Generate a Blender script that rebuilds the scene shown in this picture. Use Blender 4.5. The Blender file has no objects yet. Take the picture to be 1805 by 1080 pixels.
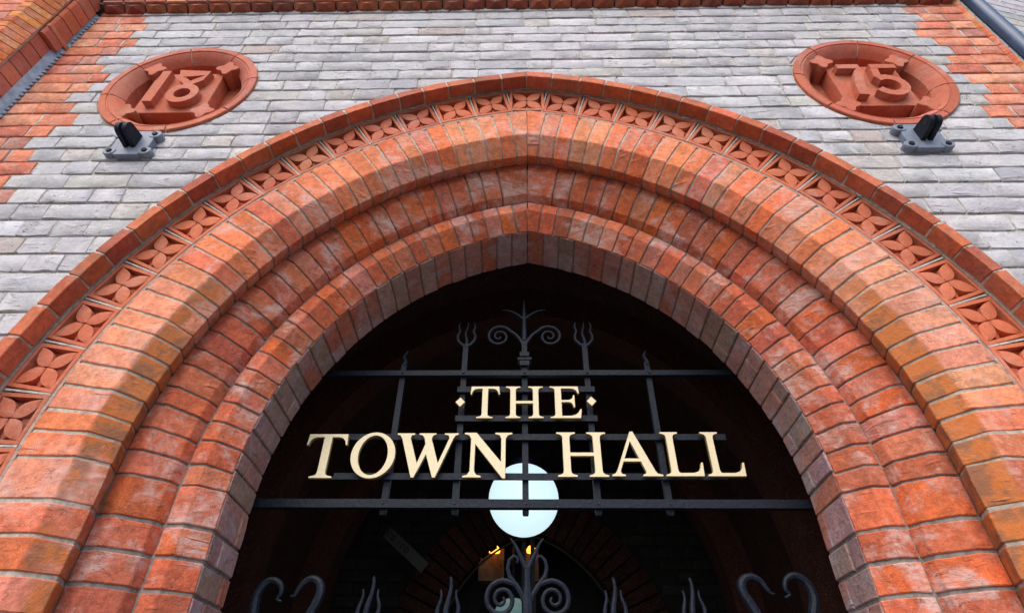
import bpy, bmesh, math, random
from mathutils import Vector, Matrix, noise
from math import sin, cos, pi, sqrt, atan2, hypot, radians

sc = bpy.context.scene
S = 1.25                       # metres per layout unit (camera stands one unit in front of the wall)
# ------------------------------------------------------------------ camera
F = Vector((-0.0162751853, 0.7929848694, 0.6090239036))
RT = Vector((0.9998607009, 0.0151621746, 0.0069776295))
UP = Vector((0.0037009722, -0.6090526293, 0.7931211745))
cam = bpy.data.objects.new('camera', bpy.data.cameras.new('camera'))
sc.collection.objects.link(cam); sc.camera = cam
cam.matrix_world = Matrix(((RT.x, UP.x, -F.x, 0), (RT.y, UP.y, -F.y, -S), (RT.z, UP.z, -F.z, 0), (0, 0, 0, 1)))
cam.data.sensor_width = 36; cam.data.lens = 967.76 / 1805 * 36
cam.data.clip_start = 0.02; cam.data.clip_end = 400
# ------------------------------------------------------------------ sky, sun, exposure
SUN_EL, SUN_AZ = radians(50), radians(196)      # azimuth clockwise from +Y: in front of the facade, a little left
w = bpy.data.worlds.new('World'); sc.world = w; w.use_nodes = True
nt = w.node_tree; bgn = nt.nodes['Background']
sky = nt.nodes.new('ShaderNodeTexSky'); sky.sky_type = 'NISHITA'; sky.sun_disc = False
sky.sun_elevation = SUN_EL; sky.sun_rotation = SUN_AZ
sky.dust_density = 3.0; sky.air_density = 1.0; sky.ozone_density = 1.0
nt.links.new(sky.outputs[0], bgn.inputs[0]); bgn.inputs[1].default_value = 0.15
sl = bpy.data.lights.new('sun', 'SUN'); sl.energy = 0.9; sl.angle = radians(70); sl.color = (1, .95, .88)
so = bpy.data.objects.new('sun', sl); sc.collection.objects.link(so)
sd = Vector((sin(SUN_AZ) * cos(SUN_EL), cos(SUN_AZ) * cos(SUN_EL), sin(SUN_EL)))
so.rotation_euler = sd.to_track_quat('Z', 'Y').to_euler()
sc.view_settings.view_transform = 'Standard'; sc.view_settings.look = 'None'
sc.view_settings.gamma = 1; sc.view_settings.use_curve_mapping = False
sc.view_settings.exposure = 0.80

rnd = random.Random(7)
AX, Z0, EE = 0.0213, 0.4083, 0.1466           # arch axis, springing height, centre offset
GROUND = -1.28
# ------------------------------------------------------------------ helpers
def link(o): sc.collection.objects.link(o)
def thing(name, label, cat, loc=(0, 0, 0), group=None):
    o = bpy.data.objects.new(name, None); link(o); o.empty_display_size = .1
    o.location = Vector(loc) * S; o['label'] = label; o['category'] = cat
    if group: o['group'] = group
    o['_base'] = tuple(Vector(loc) * S)
    return o
def base_of(p):
    b = Vector((0, 0, 0))
    while p is not None:
        b += p.location; p = p.parent
    return b
def mesh_obj(name, verts, faces, mat, parent=None, color=None, smooth=True, angle=38, kind=None, mat_ids=None):
    me = bpy.data.meshes.new(name)
    me.from_pydata([(v[0] * S, v[1] * S, v[2] * S) for v in verts], [], faces)
    me.update()
    if smooth:
        me.polygons.foreach_set('use_smooth', [True] * len(me.polygons))
        me.set_sharp_from_angle(angle=radians(angle))
    me.materials.append(mat)
    o = bpy.data.objects.new(name, me); link(o)
    if parent is not None:
        o.parent = parent
        o.location = -base_of(parent)      # vertices are laid out in world coordinates
    if color: o.color = (*color, 1)
    if kind: o['kind'] = kind
    return o
class MB:
    def __init__(s): s.v = []; s.f = []
    def add(s, v, f):
        n = len(s.v); s.v += [tuple(p) for p in v]; s.f += [tuple(i + n for i in q) for q in f]; return s
    def box(s, x0, x1, y0, y1, z0, z1):
        v = [(x, y, z) for z in (z0, z1) for y in (y0, y1) for x in (x0, x1)]
        return s.add(v, [(0, 2, 3, 1), (4, 5, 7, 6), (0, 1, 5, 4), (2, 6, 7, 3), (0, 4, 6, 2), (1, 3, 7, 5)])
    def bbox(s, x0, x1, y0, y1, z0, z1, b=.0015):
        """box with chamfered front (-y) edges"""
        o = [(x0, z0), (x1, z0), (x1, z1), (x0, z1)]
        return s.slab(o, y0, y1, b, 0, 0)
    def slab(s, poly, yf, yb, bev, jit=0, yj=0, R=None):
        """poly (x,z) ccw seen from -y; front at yf, back at yb"""
        n = len(poly); R = R or rnd
        def nrm(i):
            a = poly[i - 1]; b = poly[i]; c = poly[(i + 1) % n]
            e1 = (b[0] - a[0], b[1] - a[1]); e2 = (c[0] - b[0], c[1] - b[1])
            l1 = hypot(*e1) or 1; l2 = hypot(*e2) or 1
            m = (-(e1[1] / l1 + e2[1] / l2), (e1[0] / l1 + e2[0] / l2)); l = hypot(*m) or 1
            k = min(1.6, 2 / l if l > .2 else 1.6)
            return m[0] / l * k * .75, m[1] / l * k * .75
        r0, r1, r2 = [], [], []
        for i in range(n):
            x, z = poly[i]; nx, nz = nrm(i)
            jx, jz = R.uniform(-jit, jit), R.uniform(-jit, jit)
            r0.append((x, yb, z)); r1.append((x + jx, yf + bev, z + jz))
            r2.append((x + jx + nx * bev, yf + R.uniform(-yj, yj), z + jz + nz * bev))
        f = []
        for k in (0, n):
            for i in range(n):
                j = (i + 1) % n; f.append((k + i, k + j, k + n + j, k + n + i))
        f.append(tuple(2 * n + i for i in range(n)))
        return s.add(r0 + r1 + r2, f)
    def tube(s, pts, rad, n=8, flat=None, cap=True):
        """swept tube; rad number or list; flat=(a,b) cross-section scale (in-plane, y)"""
        P = [Vector(p) for p in pts]; m = len(P)
        if not isinstance(rad, (list, tuple)): rad = [rad] * m
        v = []; Yv = Vector((0, 1, 0))
        for i in range(m):
            t = (P[min(i + 1, m - 1)] - P[max(i - 1, 0)]).normalized()
            ref = Yv if abs(t.dot(Yv)) < .95 else Vector((1, 0, 0))
            a = t.cross(ref).normalized(); b = a.cross(t).normalized()
            fa, fb = flat or (1, 1)
            for k in range(n):
                th = 2 * pi * k / n + (pi / 4 if n == 4 else 0)
                v.append(P[i] + a * cos(th) * rad[i] * fa + b * sin(th) * rad[i] * fb)
        f = [(i * n + k, i * n + (k + 1) % n, (i + 1) * n + (k + 1) % n, (i + 1) * n + k) for i in range(m - 1) for k in range(n)]
        if cap: f += [tuple(range(n))[::-1], tuple((m - 1) * n + k for k in range(n))]
        return s.add(v, f)
    def obj(s, name, mat, parent=None, color=None, **k): return mesh_obj(name, s.v, s.f, mat, parent, color, **k)

# ------------------------------------------------------------------ materials
def newmat(name):
    m = bpy.data.materials.new(name); m.use_nodes = True
    N = m.node_tree.nodes; L = m.node_tree.links
    return m, N, L, N['Principled BSDF']
def node(N, t, **k):
    n = N.new(t)
    for a, b in k.items():
        if a.startswith('i_'): n.inputs[a[2:].replace('_', ' ')].default_value = b
        else: setattr(n, a, b)
    return n
def mixc(N, L, fac, a, b, mode='MIX'):
    n = N.new('ShaderNodeMix'); n.data_type = 'RGBA'; n.blend_type = mode
    for s, v in ((0, fac), (6, a), (7, b)):
        if hasattr(v, 'links'): L.new(v, n.inputs[s])
        else: n.inputs[s].default_value = v
    return n.outputs[2]
def ramp(N, L, src, p0, p1, v0=0, v1=1):
    n = N.new('ShaderNodeMapRange'); n.interpolation_type = 'SMOOTHSTEP'
    L.new(src, n.inputs[0]); n.inputs[1].default_value = p0; n.inputs[2].default_value = p1
    n.inputs[3].default_value = v0; n.inputs[4].default_value = v1
    return n.outputs[0]
def coords(N, L, scale=(1, 1, 1), shift_random=False):
    tc = N.new('ShaderNodeTexCoord'); mp = N.new('ShaderNodeMapping'); mp.inputs['Scale'].default_value = scale
    g = N.new('ShaderNodeNewGeometry')
    L.new(g.outputs['Position'], mp.inputs[0])
    return mp.outputs[0]
def noisef(N, L, co, scale, detail=4, rough=.55, dist=0):
    n = N.new('ShaderNodeTexNoise'); n.inputs['Scale'].default_value = scale; n.inputs['Detail'].default_value = detail
    n.inputs['Roughness'].default_value = rough; n.inputs['Distortion'].default_value = dist
    L.new(co, n.inputs['Vector']); return n.outputs[0]
def masonry(name, efflo=.0, efcol=(.62, .53, .5), ochre=.0, grime=.25, bump=.5, rough=.88, crease=.5, spots=.3, efscale=9, var=.35, cracks=.7, stain=0):
    """brick whose own colour comes from the object's colour; fine wear and relief from noise"""
    m, N, L, B = newmat(name)
    oi = N.new('ShaderNodeObjectInfo'); col = oi.outputs['Color']
    co = coords(N, L); cs = coords(N, L, (1, 1, 3.2))
    rn = N.new('ShaderNodeVectorMath'); rn.operation = 'SCALE'; rn.inputs[0].default_value = (37, 53, 71); L.new(oi.outputs['Random'], rn.inputs['Scale'])
    def own(v):
        a_ = N.new('ShaderNodeVectorMath'); a_.operation = 'ADD'; L.new(v, a_.inputs[0]); L.new(rn.outputs[0], a_.inputs[1]); return a_.outputs[0]
    cb = own(co); cs = own(cs)
    n1 = noisef(N, L, cb, 14, 5, .62); n2 = noisef(N, L, cb, 55, 4, .65); n3 = noisef(N, L, co, 260, 3, .7)
    n4 = noisef(N, L, cs, 24, 5, .65, .6)
    c = mixc(N, L, ramp(N, L, n1, .35, .68), col, mixc(N, L, 1.0, col, (1 + var, 1 + var * .75, 1 + var * .6, 1), 'MULTIPLY'))
    c = mixc(N, L, ramp(N, L, n2, .38, .62, 0, .75), c, mixc(N, L, 1.0, c, (1 - var * .9, 1 - var, 1 - var, 1), 'MULTIPLY'))
    c = mixc(N, L, ramp(N, L, n3, .55, .72, 0, .5), c, mixc(N, L, 1.0, c, (.55, .5, .5, 1), 'MULTIPLY'))
    c = mixc(N, L, ramp(N, L, n3, .28, .42, .35, 0), c, (.8, .62, .5, 1))
    if ochre:
        n5 = noisef(N, L, co, 5.5, 3, .5, .3)
        c = mixc(N, L, ramp(N, L, n5, .54, .64, 0, ochre), c, (.42, .15, .022, 1))
    if grime:
        n6 = noisef(N, L, co, 9.3, 6, .7, .4)
        c = mixc(N, L, ramp(N, L, n6, .53, .7, 0, grime), c, (.09, .06, .04, 1))
    if efflo:
        n7 = noisef(N, L, co, efscale, 7, .68, .5)
        mul = N.new('ShaderNodeMath'); mul.operation = 'MULTIPLY'
        L.new(ramp(N, L, n7, .47, .62), mul.inputs[0]); L.new(ramp(N, L, n4, .38, .6, .25, 1), mul.inputs[1])
        m2 = N.new('ShaderNodeMath'); m2.operation = 'MULTIPLY'; L.new(mul.outputs[0], m2.inputs[0]); m2.inputs[1].default_value = efflo
        c = mixc(N, L, m2.outputs[0], c, (*efcol, 1))
    if spots:
        v = N.new('ShaderNodeTexVoronoi'); v.inputs['Scale'].default_value = 38; v.inputs['Randomness'].default_value = 1
        wn = noisef(N, L, co, 3.1, 2)
        L.new(co, v.inputs['Vector'])
        a = N.new('ShaderNodeMath'); a.operation = 'MULTIPLY'
        L.new(ramp(N, L, v.outputs['Distance'], .05, .14, 1, 0), a.inputs[0]); L.new(ramp(N, L, wn, .48, .56, 0, spots), a.inputs[1])
        c = mixc(N, L, a.outputs[0], c, (.04, .03, .025, 1))
    crk = None
    if cracks:
        cw = own(coords(N, L, (1, 1, 4.5))); nA = noisef(N, L, cw, 7, 5, .6, 1.2)
        ab = N.new('ShaderNodeMath'); ab.operation = 'SUBTRACT'; L.new(nA, ab.inputs[0]); ab.inputs[1].default_value = .5
        a2 = N.new('ShaderNodeMath'); a2.operation = 'ABSOLUTE'; L.new(ab.outputs[0], a2.inputs[0])
        msk = ramp(N, L, noisef(N, L, co, 11, 3, .6), .5, .6)
        mm = N.new('ShaderNodeMath'); mm.operation = 'MULTIPLY'; L.new(ramp(N, L, a2.outputs[0], .002, .012, cracks, 0), mm.inputs[0]); L.new(msk, mm.inputs[1])
        crk = mm.outputs[0]
        c = mixc(N, L, crk, c, (.06, .04, .035, 1))
    if stain:
        sp = N.new('ShaderNodeSeparateXYZ'); g_ = N.new('ShaderNodeNewGeometry'); L.new(g_.outputs['Position'], sp.inputs[0])
        nz_ = noisef(N, L, co, 4.2, 4, .6, .3)
        ma = N.new('ShaderNodeMath'); ma.operation = 'MULTIPLY'; L.new(ramp(N, L, sp.outputs[1], .002, .010), ma.inputs[0]); L.new(ramp(N, L, nz_, .38, .50, 0, stain), ma.inputs[1])
        mb_ = N.new('ShaderNodeMath'); mb_.operation = 'MULTIPLY'; L.new(ma.outputs[0], mb_.inputs[0])
        zr = ramp(N, L, sp.outputs[2], 1.18, .95); L.new(zr, mb_.inputs[1])
        c = mixc(N, L, mb_.outputs[0], c, mixc(N, L, ramp(N, L, n1, .45, .6), (.56, .165, .035, 1), (.25, .115, .055, 1)))
    L.new(c, B.inputs['Base Color']); B.inputs['Roughness'].default_value = rough
    B.inputs['Specular IOR Level'].default_value = .3
    # relief: grain + folded creases of hand-thrown clay
    mus = N.new('ShaderNodeTexNoise'); mus.noise_type = 'RIDGED_MULTIFRACTAL'
    mus.inputs['Scale'].default_value = 13; mus.inputs['Detail'].default_value = 4; mus.inputs['Distortion'].default_value = .8
    L.new(cs, mus.inputs['Vector'])
    b1 = node(N, 'ShaderNodeBump'); b1.inputs['Strength'].default_value = bump; b1.inputs['Distance'].default_value = .006
    L.new(n2, b1.inputs['Height'])
    b2 = node(N, 'ShaderNodeBump'); b2.inputs['Strength'].default_value = bump; b2.inputs['Distance'].default_value = .0025
    L.new(n3, b2.inputs['Height']); L.new(b1.outputs[0], b2.inputs['Normal'])
    b3 = node(N, 'ShaderNodeBump'); b3.inputs['Strength'].default_value = crease; b3.inputs['Distance'].default_value = .006
    L.new(ramp(N, L, mus.outputs[0], .1, 1.1), b3.inputs['Height']); L.new(b2.outputs[0], b3.inputs['Normal'])
    L.new(b3.outputs[0], B.inputs['Normal'])
    return m
def simple(name, col, rough=.6, metal=0, nscale=40, nvar=.25, bump=.3, bdist=.003, spec=.5):
    m, N, L, B = newmat(name); co = coords(N, L)
    n1 = noisef(N, L, co, nscale, 5, .6); n2 = noisef(N, L, co, nscale * 5, 3, .6)
    c = mixc(N, L, ramp(N, L, n1, .3, .7), (*[x * (1 - nvar) for x in col], 1), (*[min(1, x * (1 + nvar)) for x in col], 1))
    c = mixc(N, L, ramp(N, L, n2, .55, .75, 0, nvar), c, (*[x * .5 for x in col], 1))
    L.new(c, B.inputs['Base Color']); B.inputs['Roughness'].default_value = rough; B.inputs['Metallic'].default_value = metal
    B.inputs['Specular IOR Level'].default_value = spec
    b = node(N, 'ShaderNodeBump'); b.inputs['Strength'].default_value = bump; b.inputs['Distance'].default_value = bdist
    L.new(n1, b.inputs['Height'])
    b2 = node(N, 'ShaderNodeBump'); b2.inputs['Strength'].default_value = bump; b2.inputs['Distance'].default_value = bdist * .3
    L.new(n2, b2.inputs['Height']); L.new(b.outputs[0], b2.inputs['Normal']); L.new(b2.outputs[0], B.inputs['Normal'])
    return m
M = dict(
    grey=masonry('grey_brick', efflo=.35, efcol=(.72, .68, .66), grime=.12, bump=.55, crease=.9, spots=.85, efscale=11, var=.13, cracks=1.0),
    red=masonry('red_brick', efflo=.3, efcol=(.6, .5, .46), grime=.1, bump=.5, crease=.7, spots=.35),
    face=masonry('orange_arch_brick', efflo=.5, efcol=(.66, .50, .46), grime=.16, ochre=0, stain=.85, bump=.55, crease=.8, spots=.25, efscale=6),
    arch=masonry('red_arch_brick', efflo=.75, efcol=(.62, .46, .42), grime=.28, ochre=.15, bump=.65, crease=.8, spots=.35, efscale=7),
    soff=masonry('soffit_brick', efflo=.7, efcol=(.48, .43, .46), grime=.3, bump=.8, crease=1.0, spots=.2, efscale=8, var=.3),
    terra=masonry('terracotta', cracks=0, efflo=.28, efcol=(.55, .36, .3), grime=.12, bump=.15, crease=.05, spots=.1, rough=.75, var=.16, efscale=5),
    hood=masonry('hood_terracotta', cracks=.3, efflo=.15, efcol=(.5, .34, .28), grime=.45, bump=.3, crease=.35, spots=.3, rough=.8, var=.3),
    mortar=simple('lime_mortar', (.43, .385, .32), .95, nscale=60, nvar=.25, bump=.8, bdist=.004),
    mortar_grey=simple('grey_mortar', (.24, .22, .20), .95, nscale=60, nvar=.3, bump=.8, bdist=.004),
    mortar_pink=simple('brick_dusted_mortar', (.38, .27, .22), .95, nscale=60, nvar=.3, bump=.8, bdist=.004),
    mortar_dark=simple('dark_mortar', (.14, .115, .095), .95, nscale=40, nvar=.5, bump=.8, bdist=.004),
    mortar_white=simple('pale_mortar', (.43, .405, .375), .95, nscale=50, nvar=.22, bump=.9, bdist=.005),
    iron=simple('black_painted_iron', (.006, .010, .020), .5, 0, nscale=90, nvar=.4, bump=.8, bdist=.003, spec=.22),
    iron_skylit=simple('sky_lit_grey_iron', (.17, .20, .26), .45, 0, nscale=60, nvar=.15, bump=.25, bdist=.002),  # blue-grey sky light put into the plate and lug colour
    gold=simple('pale_gold_paint', (.72, .62, .39), .42, 0, nscale=120, nvar=.05, bump=.06, bdist=.001),
    gold_edge=simple('darker_gold_edge', (.30, .22, .09), .5, 0, nscale=120, nvar=.1, bump=.06, bdist=.001),  # letter sides and backs, darker gold than the fronts
    lead=simple('lead_flashing', (.28, .33, .4), .5, 0, nscale=30, nvar=.25, bump=.4),
    pipe=simple('blue_grey_pipe_paint', (.035, .075, .15), .35, 0, nscale=30, nvar=.15, bump=.05),
    dark=simple('shade_black_plaster', (.012, .010, .010), .95, nscale=8, nvar=.3, bump=.4),  # darkness of porch and hall put into a near-black colour
    wood=simple('dark_varnished_door', (.02, .012, .008), .5, nscale=12, nvar=.4, bump=.2),
    ground=simple('stone_paving', (.16, .155, .145), .85, nscale=6, nvar=.2, bump=.4),
    tarmac=simple('road_tarmac', (.045, .045, .045), .9, nscale=30, nvar=.3, bump=.5),
    intred=masonry('porch_red_brick', grime=.4, bump=.3, crease=.2, spots=0),
    board=simple('grey_sign_board', (.05, .05, .05), .6, nvar=.1),
    lettering=simple('dark_sign_letters', (.006, .006, .007), .6, nvar=.1),
)
def emit(name, col, st, rough=.3):
    m, N, L, B = newmat(name)
    B.inputs['Base Color'].default_value = (*[c * .8 for c in col], 1); B.inputs['Roughness'].default_value = rough
    B.inputs['Emission Color'].default_value = (*col, 1); B.inputs['Emission Strength'].default_value = st
    return m
M['globe'] = emit('lit_opal_glass', (.68, .90, .98), .56)
M['globe_dim'] = emit('dim_opal_glass', (.35, .6, .58), .10)
M['amber'] = emit('lit_amber_shade', (1, .30, .03), 3.0)
g, N_, L_, B_ = newmat('fanlight_glass'); B_.inputs['Base Color'].default_value = (.9, .95, .93, 1)
B_.inputs['Roughness'].default_value = .03; B_.inputs['Transmission Weight'].default_value = 1; B_.inputs['IOR'].default_value = 1.05
M['glass'] = g

def jitcol(c, a=.12, h=.06):
    k = 1 + rnd.uniform(-a, a)
    return tuple(max(.002, x * k * (1 + rnd.uniform(-h, h))) for x in c)
def pick(cols, a=.12, h=.06):
    t = rnd.random() * sum(w for _, w in cols)
    for c, w in cols:
        t -= w
        if t <= 0: break
    return jitcol(c, a, h)
C_GREY = [((.425, .43, .46), 7), ((.46, .462, .49), 4), ((.385, .388, .42), 2), ((.44, .43, .42), 1.8), ((.40, .35, .34), .35), ((.50, .505, .535), 1.5)]
C_QUOIN = [((.62, .22, .13), 3), ((.55, .17, .11), 3), ((.66, .29, .18), 2), ((.45, .19, .15), 1.2)]
C_FACE = [((.66, .19, .085), 4), ((.68, .24, .12), 3), ((.60, .22, .14), 1.5), ((.64, .155, .06), 2.5), ((.56, .145, .08), 1)]
C_ARCH = [((.52, .125, .06), 5), ((.56, .16, .085), 3), ((.44, .115, .065), 1.5), ((.60, .135, .045), 2), ((.50, .18, .13), .8)]
C_SOFF = [((.50, .25, .21), 3), ((.48, .30, .29), 2.5), ((.40, .26, .21), 1.5), ((.54, .18, .12), 2)]
C_HOOD = [((.45, .115, .048), 3), ((.36, .088, .045), 2), ((.49, .135, .06), 2)]
C_TERRA = [((.53, .145, .068), 2), ((.46, .12, .06), 1)]

# ------------------------------------------------------------------ arch geometry
def mp(side, r, y, s):
    """s>=0: angle above springing (radians about this side's centre); s<0: distance down the jamb"""
    cx = AX + EE * (1 if side < 0 else -1)
    if s >= 0: return (cx + side * r * cos(s), y, Z0 + r * sin(s))
    return (cx + side * r, y, Z0 + s)
def smax(r): return pi / 2 + math.asin(EE / r) if False else math.acos(-EE / r) if False else pi - math.acos(EE / r)
def apex_angle(r): return pi - math.acos(EE / r) if False else (pi / 2 - math.asin(EE / r)) + 2 * math.asin(EE / r) if False else pi / 2 + math.asin(EE / r)
# on the left side the centre lies to the RIGHT of the axis, so the arc runs from 0 to the angle where x = axis:
def apex_angle(r): return math.acos(EE / r)
def pn(profile):
    """inward (into the masonry) normals of an (r,y) profile listed from the outside towards the opening"""
    out = []
    n = len(profile)
    for i in range(n):
        a = profile[max(0, i - 1)]; b = profile[min(n - 1, i + 1)]
        t = (b[0] - a[0], b[1] - a[1]); l = hypot(*t) or 1
        out.append((-t[1] / l * -1, -t[0] / l) if False else (t[1] / l, -t[0] / l))
    return out
def refine(profile, b=.0022, seg=.03):
    out = []
    n = len(profile)
    for i, p in enumerate(profile):
        if 0 < i < n - 1:
            a = profile[i - 1]; c = profile[i + 1]
            la = hypot(p[0] - a[0], p[1] - a[1]); lc = hypot(c[0] - p[0], c[1] - p[1])
            out.append((p[0] + (a[0] - p[0]) * b / la, p[1] + (a[1] - p[1]) * b / la))
            out.append((p[0] + (c[0] - p[0]) * b / lc, p[1] + (c[1] - p[1]) * b / lc))
        else: out.append(p)
    res = [out[0]]
    for p in out[1:]:
        q = res[-1]; l = hypot(p[0] - q[0], p[1] - q[1]); k = max(1, int(l / seg))
        for j in range(1, k + 1): res.append((q[0] + (p[0] - q[0]) * j / k, q[1] + (p[1] - q[1]) * j / k))
    return res
def arch_brick(mb, side, prof, s0, s1, bev=.0028, deep=.014, amp=.0016, sh=(0, 0), clip_axis=False):
    """prof: refined (r,y). One brick between s0 and s1 (angle or drop)."""
    rm = sum(p[0] for p in prof) / len(prof)
    un = rm if s0 >= 0 else 1.0
    db = bev * 1.1 / un
    N = pn(prof); n = len(prof)
    # profile with tucked ends
    P = []
    t0 = (prof[1][0] - prof[0][0], prof[1][1] - prof[0][1]); l = hypot(*t0); t0 = (t0[0] / l, t0[1] / l)
    t1 = (prof[-1][0] - prof[-2][0], prof[-1][1] - prof[-2][1]); l = hypot(*t1); t1 = (t1[0] / l, t1[1] / l)
    P.append((prof[0], N[0], deep)); P.append((prof[0], N[0], bev))
    P.append(((prof[0][0] + t0[0] * bev, prof[0][1] + t0[1] * bev), N[0], 0))
    for i in range(1, n - 1): P.append((prof[i], N[i], 0))
    P.append(((prof[-1][0] - t1[0] * bev, prof[-1][1] - t1[1] * bev), N[-1], 0))
    P.append((prof[-1], N[-1], bev)); P.append((prof[-1], N[-1], deep))
    rows = [(s0, deep), (s0, bev), (s0 + db, 0)] + [(s0 + (s1 - s0) * k, 0) for k in (.33, .67)] + [(s1 - db, 0), (s1, bev), (s1, deep)]
    v = []
    ph = rnd.uniform(0, 50)
    for (s, ins) in rows:
        for (p, nn, pi_) in P:
            d = max(ins, pi_) + (sh[0])
            x, y, z = mp(side, p[0] + nn[0] * d, p[1] - nn[1] * d * -1, s)
            q = Vector((x * 16 + ph, y * 16, z * 16)); nv = noise.noise_vector(q) + noise.noise_vector(q * 3.3) * .5
            k = amp if max(ins, pi_) < deep else 0
            if clip_axis:
                x = min(x, AX - .0012) if side < 0 else max(x, AX + .0012)
            v.append((x + nv.x * k, y + nv.y * k, z + nv.z * k))
    m = len(P); f = []
    for i in range(len(rows) - 1):
        for j in range(m - 1):
            a = (i * m + j, i * m + j + 1, (i + 1) * m + j + 1, (i + 1) * m + j)
            f.append(a if side < 0 else a[::-1])
    mb.add(v, f)
def sweep(mb, side, prof, s_list, inset=0, amp=0, clip=False):
    N = pn(prof); v = []; m = len(prof)
    for s in s_list:
        for p, nn in zip(prof, N):
            x, y, z = mp(side, p[0] + nn[0] * inset, p[1] + nn[1] * inset, s)
            if clip: x = min(x, AX) if side < 0 else max(x, AX)
            k = noise.noise(Vector((x * 30, y * 30, z * 30))) * amp
            v.append((x, y + k, z + k * .5))
    f = []
    for i in range(len(s_list) - 1):
        for j in range(m - 1):
            a = (i * m + j, i * m + j + 1, (i + 1) * m + j + 1, (i + 1) * m + j)
            f.append(a if side < 0 else a[::-1])
    mb.add(v, f)
# profiles, outside -> opening, (r, y); masonry lies towards +y / larger r
PR_HOOD = [(1.312, .012), (1.300, -.045), (1.262, -.050), (1.2640, -.004)]
PR_O1 = [(1.146, .0), (1.030, .0), (.981, .045), (1.003, .097)]
PR_O2 = [(1.0015, .0905), (.9665, .089), (.911, .134), (.9025, .166)]
PR_O3 = [(.9005, .1575), (.8635, .155), (.8175, .200)]
PR_SF = [(.8172, .204), (.832, .366)]

arch = thing('entrance_arch', 'pointed red and orange brick arch of stepped, chamfered rings around the dark gateway', 'arch', (AX, 0, GROUND))
def sl_range(r, nn=70, down=True):
    top = apex_angle(r)
    up = [top * i / nn for i in range(nn + 1)]
    dn = [GROUND - Z0 + (Z0 - GROUND) * i / 30 for i in range(30)] if down else []
    return dn + [1e-6] + up[1:]
def ring(name, prof, mat, cols, pitch, first, mortar, inset, drop_h=.0609, joff=(.3258 - .4083), down=True, gap=.0045, gapj=.0075, bev=.0019, recolor=None, bed_ext=0.0, bed_tail=None, deep=.014):
    """one ring of the arch: mortar bed + bricks of both sides"""
    P = refine(prof)
    mb = MB()
    for side in (-1, 1):
        pb = refine(prof, .004, .05)
        pe = [(pb[0][0] + bed_ext, pb[0][1])] + pb
        if bed_tail: pe = pe + [(pb[-1][0] + bed_tail[0], pb[-1][1] + bed_tail[1])]
        sweep(mb, side, pe, sl_range(prof[0][0] - .01, 90, down), inset, .0012, clip=True)
    bed = mb.obj(name, mortar, arch, kind=None)
    if not down: pass
    for side in (-1, 1):
        rmin = min(p[0] for p in prof)
        top = apex_angle(sum(p[0] for p in prof) / len(prof))
        s = top + .01; i = 0
        joints = [top - .0022 / rmin]
        a = top - first / rmin
        cnt = round(a / pitch); pt = a / cnt
        for i in range(cnt): joints.append(a - pt * (i + (rnd.uniform(-.085, .085) if i else 0)))
        joints.append(0.0)
        # apex half brick may lean over the axis: clip it
        for k in range(len(joints) - 1):
            s1, s0 = joints[k], joints[k + 1]
            if k == 0: s1 = top + .06
            g = gap * (1 if abs(s0) > .25 else 1.2) / rmin / 2
            mbk = MB(); arch_brick(mbk, side, P, s0 + g, s1 - g, bev=bev, sh=(rnd.uniform(0, .0020), 0), clip_axis=(k == 0), deep=deep)
            c = pick(cols)
            if name == 'soffit_ring' and s1 < .75 and k % 2:
                mbk = MB(); sp_ = rnd.choice([.262, .315])
                for hf in ([(.8172, .204), (.8172 + .0148 * (sp_ - .206) / .162, sp_ - .0025)], [(.8172 + .0148 * (sp_ - .200) / .162, sp_ + .0025), (.832, .366)]):
                    mbk = MB(); arch_brick(mbk, side, refine(hf), s0 + g, s1 - g, bev=bev, deep=deep); mbk.obj('brick', mat, bed, pick(cols), angle=16)
                continue
            if recolor: c = recolor(side, (s0 + s1) / 2, c)
            mbk.obj('brick', mat, bed, c, angle=16)
        if down:
            zt = 0.0; zs = [0.0]; z = joff
            while z > GROUND - Z0 + .01: zs.append(z); z -= drop_h
            zs.append(GROUND - Z0)
            for k in range(len(zs) - 1):
                if k > 0 and zs[k] - zs[k + 1] < .02: continue
                if name == 'soffit_ring':
                    sp_ = .262 if k % 2 else .325
                    halves = ([(.8172, .204), (.8172 + .0148 * (sp_ - .206) / .162, sp_ - .003)], [(.8172 + .0148 * (sp_ - .200) / .162, sp_ + .003), (.832, .366)])
                    for hf in halves:
                        mbk = MB(); arch_brick(mbk, side, refine(hf), zs[k + 1] + gapj / 2, zs[k] - (gapj / 2 if k else .002), bev=bev, sh=(rnd.uniform(0, .0016), 0), deep=deep)
                        mbk.obj('brick', mat, bed, pick(cols), angle=16)
                    continue
                mbk = MB(); arch_brick(mbk, side, P, zs[k + 1] + gapj / 2, zs[k] - (gapj / 2 if k else .002), bev=bev, sh=(rnd.uniform(0, .0020), 0), deep=deep)
                mbk.obj('brick', mat, bed, (recolor(side, -1, pick(cols)) if recolor else pick(cols)), angle=16)
    return bed
def rec_o1(side, s, c):
    # a run of ochre-stained voussoirs low on both haunches
    if side < 0 and .08 < s < .42: return jitcol((.70, .27, .16), .12)
    if side > 0 and .14 < s < .52: return jitcol((.68, .28, .17), .12)
    return c
ring('face_ring', PR_O1, M['face'], C_FACE, radians(2.68), .040, M['mortar'], .0045, recolor=rec_o1, gap=.0046, bed_ext=.002, bed_tail=(.004, .02))
ring('middle_ring', PR_O2, M['arch'], C_ARCH, radians(3.05), .083, M['mortar_grey'], .0055, joff=.3258 - .4083 + .0005, gap=.0040, deep=.011, bed_ext=.03, bed_tail=(0, .02))
ring('inner_ring', PR_O3, M['arch'], C_ARCH, radians(3.2), .040, M['mortar_grey'], .0055, joff=.3258 - .4083 + .0005, gap=.0040, deep=.011, bed_ext=.03, bed_tail=(0, .02))
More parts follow.
